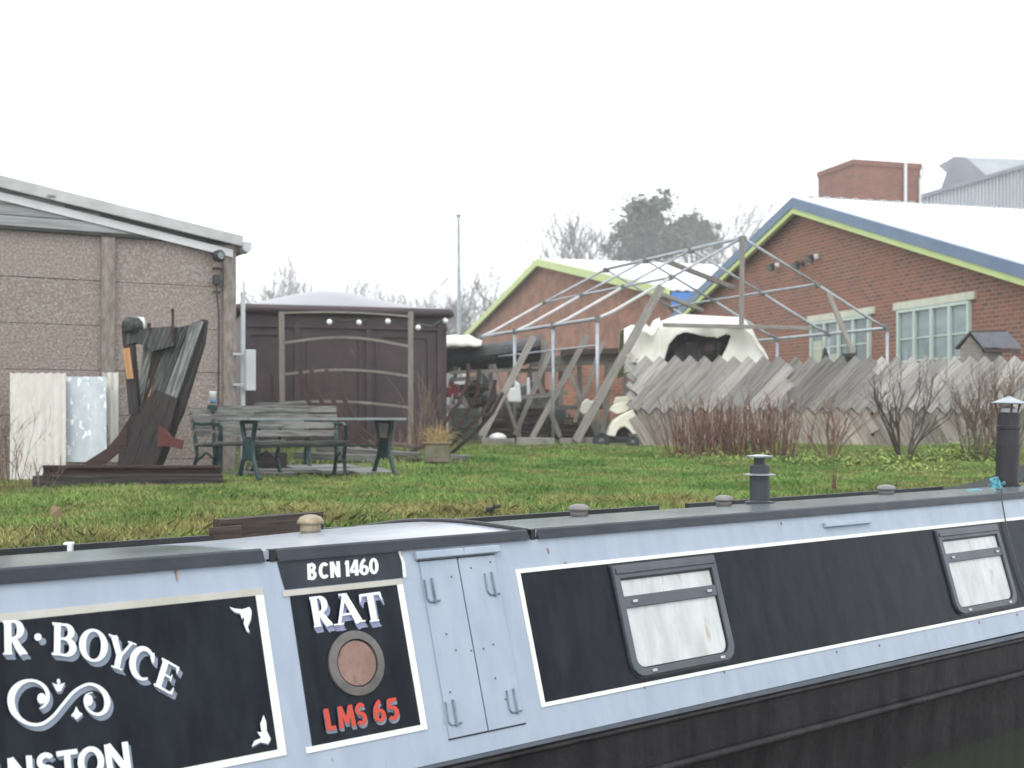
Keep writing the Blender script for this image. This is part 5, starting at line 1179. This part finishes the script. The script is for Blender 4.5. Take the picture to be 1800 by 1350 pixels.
# windows
def rwin(s0, s1, a0, a1, r, off, n=6, rt=.004):
    pts = []
    for (cs, cd_, r_, a_) in ((s1 - rt, a0 + rt, rt, 270), (s1 - r, a1 - r, r, 0), (s0 + r, a1 - r, r, 90), (s0 + rt, a0 + rt, rt, 180)):
        for k in range(n): t_ = R(a_ + 90 * k / (n - 1)); pts.append(side(cs + r_ * math.cos(t_), cd_ + r_ * math.sin(t_)) + OUT * off)
    return pts
for (s0, s1) in ((3.736, 4.392), (6.268, 6.930)):
    a0, a1 = .625, 1.074
    m = MB(); m.ring(rwin(s0, s1, a0, a1, .065, .020), rwin(s0 + .034, s1 - .034, a0 + .055, a1 - .030, .045, .020), OUT * -.020); wn = m.build('window', 'frame_grey', boat, bevel=.004)
    PM[wn.name] = PM[boat.name].copy()
    m = MB(); m.ring(rwin(s0 - .008, s1 + .008, a0 - .008, a1 + .008, .07, .006), rwin(s0, s1, a0, a1, .065, .006), OUT * -.006); m.build('window_seal', 'black_steel', wn)
    m = MB(); plate(m, rect(s0 + .034, s1 - .034, .752, .800), 0, .017); m.build('transom', 'frame_grey', wn, bevel=.003)
    m = MB(); plate(m, rect(s0 + .012, s1 - .012, a0 + .012, a0 + .036), .02, .027); m.build('top_rail', 'frame_grey', wn, bevel=.003)
    m = MB(); m.ring(rwin(s0 + .034, s1 - .034, a0 + .055, a1 - .030, .045, .010), rwin(s0 + .041, s1 - .041, a0 + .062, a1 - .036, .042, .010), OUT * -.006); m.build('gasket', 'black_steel', wn)
    m = MB(); p_ = rwin(s0 + .041, s1 - .041, a0 + .062, a1 - .036, .042, .006); m.prism(p_, OUT * -.003); m.build('pane', 'pane_white', wn)
    for (ss_, dd) in ((s0 + .09, .776), (s1 - .09, .776), (s0 + .12, a1 - .016), (s1 - .10, a1 - .016)):
        m = MB(); plate(m, rect(ss_ - .014, ss_ + .014, dd - .006, dd + .006), .018, .026); m.build('latch', 'screw', wn, bevel=.002)
# rust runs where the photo shows them
rd = random.Random(77)
for (px, py, ln) in ((308, 1000, 22), (1685, 933, 10), (1720, 1092, 8), (1787, 1078, 8), (1272, 1178, 8), (1132, 1206, 6), (1470, 1144, 6), (962, 964, 12), (704, 972, 8), (1372, 918, 8), (1545, 1133, 6), (993, 988, 5), (1370, 958, 4)):
    s_, d_ = uns(px, py); Lr = ln / F * 4; m = MB(); wv = rd.uniform(.002, .0045)
    plate(m, [(s_ - wv, d_), (s_ + wv * 1.2, d_ + .001), (s_ + wv * .7, d_ + Lr * .5), (s_ + wv * .2, d_ + Lr), (s_ - wv * .3, d_ + Lr * .8), (s_ - wv * .8, d_ + Lr * .35)], .001, .0052); m.build('rust_mark', 'rust_stain', boat)
# vents and chimneys on the roof
def onroof(s, q): return Bw(s, q, rd_(q))
for (s, q, mt, r, hh, lbl) in ((2.75, C0 + .72, 'brass_old', .056, .056, 'beige mushroom vent, the leftmost'), (4.31, C0 + .74, 'vent_grey', .056, .046, None), (5.42, C0 + .74, 'vent_grey', .056, .046, None), (7.02, C0 + .74, 'vent_grey', .062, .048, None)):
    hh *= 1.3; p = Bw(s, q, rds(q, s)); m = MB(); m.lathe(p, [(r * .78, 0), (r * .76, hh * .45), (r * .70, hh * .5), (r, hh * .52), (r * .98, hh * .68), (r * .8, hh * .88), (r * .4, hh), (.004, hh * 1.03)], 24)
    o = m.build('mushroom_vent', mt, boat, smooth=True)
    if lbl: o['label'] = lbl
p = onroof(5.71, C0 + .72)
m = MB(); m.lathe(p, [(.085, 0), (.085, .012), (.060, .014), (.056, .02), (.055, .215), (.050, .222)], 24); ch = m.build('chimney', 'chimney_steel', boat, smooth=False); ch['label'] = 'short dark grey chimney with flat pale cap'
PM[ch.name] = PM[boat.name].copy()
m = MB(); m.lathe(p, [(.058, .158), (.092, .164), (.092, .168), (.058, .172)], 24); m.build('flange', 'cap_steel', ch)
m = MB(); m.lathe(p, [(.032, .22), (.032, .262)], 16); m.build('neck', 'chimney_steel', ch)
m = MB(); m.lathe(p, [(.03, .262), (.075, .264), (.078, .272), (.02, .280)], 24); m.build('cap', 'cap_steel', ch, smooth=False)
p = onroof(8.33, C0 + .62)
m = MB(); m.M = Matrix.Translation(p) @ Matrix.Rotation(R(1.6), 4, 'Y') @ Matrix.Translation(-p)
MT_ = m.M
m.lathe(p, [(.092, 0), (.092, .02), (.078, .022), (.077, .20), (.080, .30), (.077, .302), (.076, .40), (.081, .405), (.081, .425), (.076, .43), (.077, .515), (.070, .52)], 26); ch2 = m.build('chimney', 'chimney_soot', boat); ch2['label'] = 'tall sooty black chimney with pale conical hat'
PM[ch2.name] = PM[boat.name].copy()
m = MB(); m.M = MT_
for k in range(3): a = R(20 + 120 * k); c_, s_ = math.cos(a), math.sin(a); m.beam(p + V((.07 * c_, .07 * s_, .50)), p + V((.095 * c_, .095 * s_, .585)), .014, .004)
m.build('hat_strut', 'rust_bright', ch2)
m = MB(); m.M = MT_; m.lathe(p, [(.118, .582), (.118, .588), (.05, .614), (.006, .634)], 26); m.build('hat', 'cap_steel', ch2)
m = MB(); m.M = MT_; m.lathe(p, [(.055, .52), (.055, .548), (.03, .56)], 18); m.build('flue', 'galv', ch2)
# ring, stub and fittings on the rear roof
p = Bw(1.36, C0 + .98, rd_(C0 + .98) - .004); m = MB(); m.lathe(p, [(.10, 0), (.10, .006), (.085, .010), (.02, .010)], 26); m.build('roof_ring', 'rust_bright', boat)
p = Bw(1.62, QF - .1, .56); m = MB(); m.box(p + V((0, 0, .03)), (.03, .03, .07)); m.build('rail_bracket', 'brass_old', boat, bevel=.006)
p = Bw(2.00, QF - .02, .56); m = MB(); m.box(p + V((0, 0, .015)), (.035, .04, .055)); m.build('rail_bracket', 'trim_white', boat, bevel=.004)
p = Bw(8.80, QF - .02, .555); m = MB(); m.lathe(p + V((0, 0, -.03)), [(.02, 0), (.03, .03), (.02, .06)], 10); m.build('rail_end', 'black_steel', boat)
# plank box lying on the far side of the roof
m = MB(); a = Bw(2.70, QF + .02, .525); b = Bw(3.24, QF + .02, .515); m.beam(a, b, .08, .125); m.beam(a + V((-.02, -.06, -.02)), a + V((.12, -.04, -.01)), .03, .10)
tag(m.build('mooring_plank', 'wood_dark', origin=tuple(a)), 'dark brown timber baulk behind the beige mushroom vent on the boat roof', 'timber')
# dark tarpaulin heaped on the roof at right
m = MB()
def tp(u, v):
    s = 8.72 + 2.7 * u; q = C0 + .95 + .55 * v; e = sst(0, .55, u) * (1 - .12 * sst(.8, 1, u)); z = .20 * e * math.sin(math.pi * min(1, v * .85 + .12)) ** .6
    return Bw(s, q + .03 * math.sin(u * 14) * v, rd_(min(q, QF)) - z - .008 * math.sin(u * 23 + v * 9) * e + .002)
m.grid(tp, 40, 18); tag(m.build('tarpaulin', 'tarp_dark', smooth=True, thick=.01), 'dark grey tarpaulin ridged over the far side of the boat roof behind the big chimney', 'tarpaulin')
# blue rope and cord
t = thing('rope', 'frayed turquoise rope tied round the foot of the big chimney, its cord trailing down', 'rope', tuple(onroof(8.4, C0 + .5)))
m = MB(); rd = random.Random(4)
base = D(1752, 856, 8.72)
for k in range(10): m.tube([base + V((rd.uniform(-.06, .05), rd.uniform(-.05, .03), rd.uniform(-.01, .07))) for j in range(4)], .008, 5)
pts = [D(1752, 858, 8.7)] + [D(x, y, 8.55 - (1752 - x) * .006) for x, y in [(1738, 861), (1720, 863), (1705, 865), (1692, 869), (1680, 870)]]
m.tube(pts, .009, 5)
for k in range(12): q = D(1686 + rd.uniform(-6, 18), 867 + rd.uniform(-3, 2), 8.2); m.tube([q, q + V((.05, .01, rd.uniform(-.01, .015))), q + V((.09, 0, rd.uniform(-.01, .01)))], .006, 5)
m.build('knot', 'rope_blue', t)
m = MB(); pts = [D(1750, 858, 8.6), side(*uns(1752, 866)) + OUT * .03 + V((0, 0, .012))] + [side(*uns(x, y), .0) + OUT * .018 for x, y in [(1756, 880), (1764, 925), (1774, 965), (1786, 1005), (1800, 1045), (1822, 1100)]]; m.tube(pts, .0045, 5); m.build('cord', 'cord_dark', t)

# ---------------------------------------------------------------- signwriting (brush strokes in letter boxes)
class Sign:
    """letters drawn as tapered strokes in a box o + x*right + y*up, given in picture units on the cabin side"""
    def __init__(s): s.m = MB(); s.k = 0
    def pt(s, x, y, off): a = uns(x, y); return side(*a) + OUT * off
    def stroke(s, pts, ws, off=.003, close=False):
        # pts in picture units, ws full widths in picture units
        n = len(pts); s.k += 1; o = off + .00012 * s.k; P_ = [V((x, y, 0)) for x, y in pts]; vs = []
        for i in range(n):
            if close: t = P_[(i + 1) % n] - P_[i - 1]
            else: t = P_[min(i + 1, n - 1)] - P_[max(i - 1, 0)]
            t = t.normalized(); nn = V((-t.y, t.x, 0)) * ws[i] / 2
            a, b = P_[i] + nn, P_[i] - nn; vs += [s.pt(a.x, a.y, o), s.pt(b.x, b.y, o)]
        fs = [(2 * i, 2 * i + 1, (2 * i + 3) % (2 * n), (2 * i + 2) % (2 * n)) for i in range(n if close else n - 1)]
        s.m.add(vs, fs)
    def poly(s, pts, off=.003): s.k += 1; s.m.add([s.pt(x, y, off + .00012 * s.k) for x, y in pts], [tuple(range(len(pts)))])
    def glyph(s, g, o, r, u, dx=0, dy=0, off=.003):
        sc_ = math.hypot(*u) * getattr(s, 'bold', 1)
        T_ = lambda x, y: (o[0] + r[0] * x + u[0] * y + dx, o[1] + r[1] * x + u[1] * y + dy)
        for st in GLY[g]:
            kind = st[0]
            if kind == 's': s.stroke([T_(x, y) for x, y, _ in st[1]], [w_ * sc_ for _, _, w_ in st[1]], off)
            elif kind == 'a':      # arc: cx,cy,rx,ry,a0,a1,w at start, w mid, w end
                _, cx, cy, rx, ry, a0, a1, w0, w1, w2 = st; N = 22; pp = []; ww = []
                for i in range(N + 1):
                    f = i / N; a = R(a0 + (a1 - a0) * f); pp.append(T_(cx + rx * math.cos(a), cy + ry * math.sin(a))); e = math.sin(math.pi * f) ** 1.3; ww.append(((w0 if f < .5 else w2) * (1 - e) + w1 * e) * sc_)
                s.stroke(pp, ww, off)
            elif kind == 'o':
                _, cx, cy, rx, ry, wt, wn = st; N = 32; pp = []; ww = []
                for i in range(N): a = 2 * math.pi * i / N; pp.append(T_(cx + rx * math.cos(a), cy + ry * math.sin(a))); ww.append((wt * math.cos(a) ** 2 + wn * math.sin(a) ** 2) * sc_)
                s.stroke(pp, ww, off, True)
def st(*p): return ('s', p)
def line(x0, y0, x1, y1, w_): return ('s', ((x0, y0, w_), (x1, y1, w_)))
sf = lambda x, y, w_=.34, h=.05: line(x - w_ / 2, y, x + w_ / 2, y, h)       # serif
GLY = {
 'B': [line(.2, 0, .2, 1, .20), line(-.02, .965, .5, .965, .07), line(-.02, .035, .5, .035, .07), line(.2, .53, .52, .53, .06), ('a', .46, .755, .30, .215, 88, -92, .07, .20, .06), ('a', .48, .28, .36, .25, 92, -90, .06, .22, .07)],
 'O': [('o', .5, .5, .41, .455, .21, .08)],
 'C': [('a', .52, .5, .40, .46, 48, 312, .08, .21, .06), st((.80, .96, .04), (.79, .80, .13), (.86, .66, .05))],
 'E': [line(.22, 0, .22, 1, .21), line(.0, .965, .85, .965, .075), line(.0, .035, .88, .035, .075), line(.3, .52, .68, .52, .065), st((.83, .98, .12), (.86, .76, .03)), st((.86, .02, .12), (.92, .26, .03)), st((.67, .64, .04), (.67, .40, .04))],
 'Y': [line(.5, 0, .5, .48, .20), st((.16, 1, .20), (.5, .44, .18)), st((.86, 1, .09), (.54, .44, .09)), sf(.5, .03, .42), sf(.15, .98, .38), sf(.86, .98, .32)],
 'R': [line(.22, 0, .22, 1, .21), line(0, .965, .5, .965, .07), line(.22, .48, .5, .48, .06), ('a', .48, .725, .30, .24, 88, -92, .07, .21, .06), st((.46, .48, .16), (.68, .20, .20), (.88, .02, .22)), sf(.2, .03, .42), line(.72, .03, 1.06, .03, .06)],
 'A': [st((.48, 1.02, .12), (.16, .0, .10)), st((.46, 1.0, .20), (.86, 0, .24)), line(.24, .33, .72, .33, .07), sf(.14, .03, .34), sf(.88, .03, .36), line(.28, 1.0, .5, 1.0, .06)],
 'T': [line(.5, 0, .5, 1, .22), line(.02, .955, .98, .955, .09), st((.05, .98, .1), (-.02, .72, .03)), st((.95, .98, .1), (1.02, .72, .03)), sf(.5, .03, .46)],
 # plain block letters
 'b': [line(.14, 0, .14, 1, .2), ('a', .38, .75, .34, .2, 92, -92, .17, .19, .17), ('a', .38, .27, .40, .22, 92, -92, .17, .19, .17), line(.1, .92, .42, .92, .17), line(.1, .09, .42, .09, .17), line(.1, .52, .42, .52, .15)],
 'c': [('a', .54, .5, .42, .41, 45, 315, .18, .2, .18)],
 'n': [line(.12, 0, .12, 1, .2), line(.86, 0, .86, 1, .2), st((.12, .98, .22), (.86, .02, .22))],
 '1': [line(.55, 0, .55, 1, .2), st((.5, .95, .14), (.1, .76, .12))],
 '4': [line(.72, 0, .72, 1, .2), line(.02, .28, 1.02, .28, .16), st((.66, .98, .16), (.08, .30, .16))],
 '6': [('o', .5, .30, .34, .23, .19, .16), ('a', .82, .42, .66, .56, 105, 185, .17, .18, .18)],
 '0': [('o', .5, .5, .36, .42, .19, .16)],
 'L': [line(.14, 0, .14, 1, .22), line(.05, .09, .9, .09, .19)],
 'M': [line(.06, 0, .14, 1, .19), line(.94, 0, .86, 1, .19), st((.14, .98, .18), (.5, .18, .17)), st((.86, .98, .18), (.5, .18, .17))],
 'S': [('a', .5, .73, .33, .20, 25, 262, .17, .19, .19), ('a', .5, .29, .35, .22, 98, -155, .19, .19, .17)],
 '5': [line(.16, .91, .88, .91, .17), line(.20, .96, .16, .52, .18), ('a', .44, .31, .38, .25, 118, -140, .16, .2, .17)],
 'I': [line(.5, 0, .5, 1, .22)],
 't': [line(.5, 0, .5, 1, .22), line(.0, .92, 1.0, .92, .17)],
 'o': [('o', .5, .5, .40, .42, .21, .17)],
 '.': [('o', .5, .5, .25, .25, .5, .5)],
}
def write(parent, letters, mat, shade, sh, name='letter', steps=3, bold=1):
    for (c, o, r, u) in letters:
        g = Sign(); g.bold = bold; g.glyph(c, o, r, u, 0, 0, .0125 if shade else .0028); L_ = g.m.build(name, mat, parent)
        if shade:
            PM[L_.name] = PM[parent.name].copy(); g = Sign()
            for k in range(steps, 0, -1): g.glyph(c, o, r, u, sh[0] * k / steps, sh[1] * k / steps, .0026)
            g.m.build('letter_shadow', shade, L_)
write(boat, [('R', (3, 1152), (40, -1), (-1, -60)), ('B', (89, 1152), (43, 5), (1, -57)), ('O', (136, 1160), (47, 9), (4, -58)), ('Y', (179, 1168), (46, 17), (11, -52)), ('C', (219, 1184), (45, 22), (13, -55)), ('E', (267, 1205), (34, 19), (15, -48))], 'letter_white', 'letter_shade', (8, 8))
g = Sign(); g.poly([(64 + 10 + 6.5 * math.cos(a / 16 * 6.283), 1121 + 7 + 6.5 * math.sin(a / 16 * 6.283)) for a in range(16)], .003); g.m.build('letter_shadow', 'letter_shade', boat)
g = Sign(); g.poly([(64 + 6.5 * math.cos(a / 16 * 6.283), 1121 + 6.5 * math.sin(a / 16 * 6.283)) for a in range(16)], .0125); g.m.build('letter_dot', 'letter_white', boat)
write(boat, [('I', (-22, 1391), (24, -3), (-3, -52)), ('n', (14, 1386), (44, -6), (-4, -52)), ('S', (64, 1379), (33, -5), (-4, -52)), ('t', (100, 1374), (37, -5), (-4, -52)), ('o', (137, 1370), (44, -6), (-4, -54)), ('n', (187, 1364), (42, -6), (-7, -54))], 'letter_white', 'letter_shade', (7, 6))
write(boat, [('R', (549, 1104), (31, -4), (-9, -53)), ('A', (585, 1101), (51, -7), (-8, -52)), ('T', (637, 1096), (36, -5), (-9, -50))], 'letter_white', 'letter_lilac', (7, 9))
write(boat, [('b', (541, 1019.5), (15.5, -1.4), (-1, -28)), ('c', (561, 1018), (16.5, -1.6), (-1, -28)), ('n', (581.5, 1016), (15.5, -1.5), (-1.5, -28)), ('1', (606.5, 1014), (8, -.8), (-1.5, -28)), ('4', (615, 1013), (16, -1.4), (-1.5, -28)), ('6', (632, 1011.5), (16, -1.4), (-1.5, -28)), ('0', (649.5, 1010), (15, -1.4), (-1.5, -28))], 'letter_white', None, (0, 0), bold=1.12)
write(boat, [('L', (573, 1285), (17, -2.5), (-6, -38)), ('M', (596, 1281), (25, -4), (-6, -38)), ('S', (626, 1276), (16, -2.5), (-5, -38)), ('6', (656, 1271), (20, -3), (-5, -38)), ('5', (680, 1267), (19, -3), (-4, -38))], 'letter_red', 'letter_shade', (4, 5))
# scroll between the two lines
Z = lambda x, y: (x / 4.656, 1060 + y / 4.656)
def smooth(pts, n=6):
    out_ = []
    P_ = [pts[0]] + list(pts) + [pts[-1]]
    for i in range(1, len(P_) - 2):
        for k in range(n):
            t = k / n; out_.append(tuple(.5 * ((2 * P_[i][j]) + (-P_[i - 1][j] + P_[i + 1][j]) * t + (2 * P_[i - 1][j] - 5 * P_[i][j] + 4 * P_[i + 1][j] - P_[i + 2][j]) * t * t + (-P_[i - 1][j] + 3 * P_[i][j] - 3 * P_[i + 1][j] + P_[i + 2][j]) * t ** 3) for j in range(3)))
    out_.append(tuple(pts[-1])); return out_
scr = smooth([(310, 868, 8), (350, 845, 20), (378, 790, 30), (368, 715, 32), (315, 660, 26), (240, 638, 22), (160, 660, 38), (100, 720, 56), (78, 800, 60), (100, 890, 52), (165, 962, 34), (250, 998, 26), (335, 990, 26), (420, 930, 24), (500, 835, 24), (580, 740, 24), (650, 690, 22), (720, 668, 22), (790, 690, 30), (845, 745, 44), (865, 815, 50), (845, 885, 38), (790, 915, 26), (730, 895, 22), (690, 845, 20), (680, 790, 18), (700, 750, 12), (748, 735, 5)])
ball = lambda g, x, y, rx, ry, off, dx=0, dy=0: g.poly([Z(x + dx + rx * math.cos(k / 14 * 6.283), y + dy + ry * math.sin(k / 14 * 6.283)) for k in range(14)], off)
tre = [[(415, 655), (450, 672), (465, 662), (478, 672), (520, 655), (500, 690), (488, 722), (458, 732), (440, 705), (432, 685)], [(612, 850), (632, 892), (665, 912), (640, 935), (612, 958), (596, 938), (568, 922), (592, 895)]]
crn = [[(1150, 540), (1175, 548), (1215, 552), (1250, 540), (1262, 560), (1258, 600), (1242, 640), (1252, 668), (1236, 660), (1222, 625), (1225, 590), (1212, 600), (1205, 575), (1175, 565)], [(1322, 1084), (1335, 1120), (1338, 1165), (1358, 1205), (1345, 1230), (1305, 1222), (1262, 1244), (1275, 1215), (1310, 1200), (1290, 1170), (1312, 1172), (1305, 1130)]]
for mt, dx, off, nm in (('letter_shade', 36, .0026, 'letter_shadow'), ('letter_white', 0, .0125, 'scroll')):
    g = Sign()
    for k in ((3, 2, 1) if dx else (1,)):
        e = dx * k / 3 if dx else 0
        g.stroke([Z(x + e, y + e) for x, y, _ in scr], [w_ / 4.656 for _, _, w_ in scr], off); ball(g, 328, 785, 36, 44, off, e, e); ball(g, 712, 800, 34, 46, off, e, e)
    g.m.build(nm, mt, boat)
    for tp_ in tre:
        g = Sign()
        for k in ((3, 2, 1) if dx else (1,)): g.poly([Z(x + dx * k / 6, y + dx * k / 6) for x, y in tp_], off)
        if tp_[0][0] == 415: ball(g, 466, 644, 14, 20, off, dx * .5, dx * .5)
        g.m.build('ornament' if not dx else nm, mt, boat)
    if not dx:
        for c_ in crn: g = Sign(); g.poly([(x / 2.873, 880 + y / 2.873) for x, y in c_], off); g.m.build('ornament', mt, boat)
for c_ in crn: g = Sign(); g.poly([(x / 2.873 + 3, 880 + y / 2.873 + 2) for x, y in c_], .0026); g.m.build('letter_shadow', 'letter_shade', boat)

# ================================================================ HAZE
haze_m = bpy.data.materials.new('haze_air'); haze_m.use_nodes = True; n = haze_m.node_tree; n.nodes.clear()
o = n.nodes.new('ShaderNodeOutputMaterial'); v = n.nodes.new('ShaderNodeVolumePrincipled'); v.inputs['Density'].default_value = .0017; v.inputs['Color'].default_value = (.97, .98, 1, 1); n.links.new(v.outputs[0], o.inputs['Volume'])
USE_HAZE = True
if USE_HAZE:
    m = MB(); m.box((30, 150, 11.5), (760, 900, 31)); h = m.build('haze', haze_m); h['kind'] = 'stuff'; h['label'] = 'thin grey drizzle haze over the whole place'; h['category'] = 'haze'
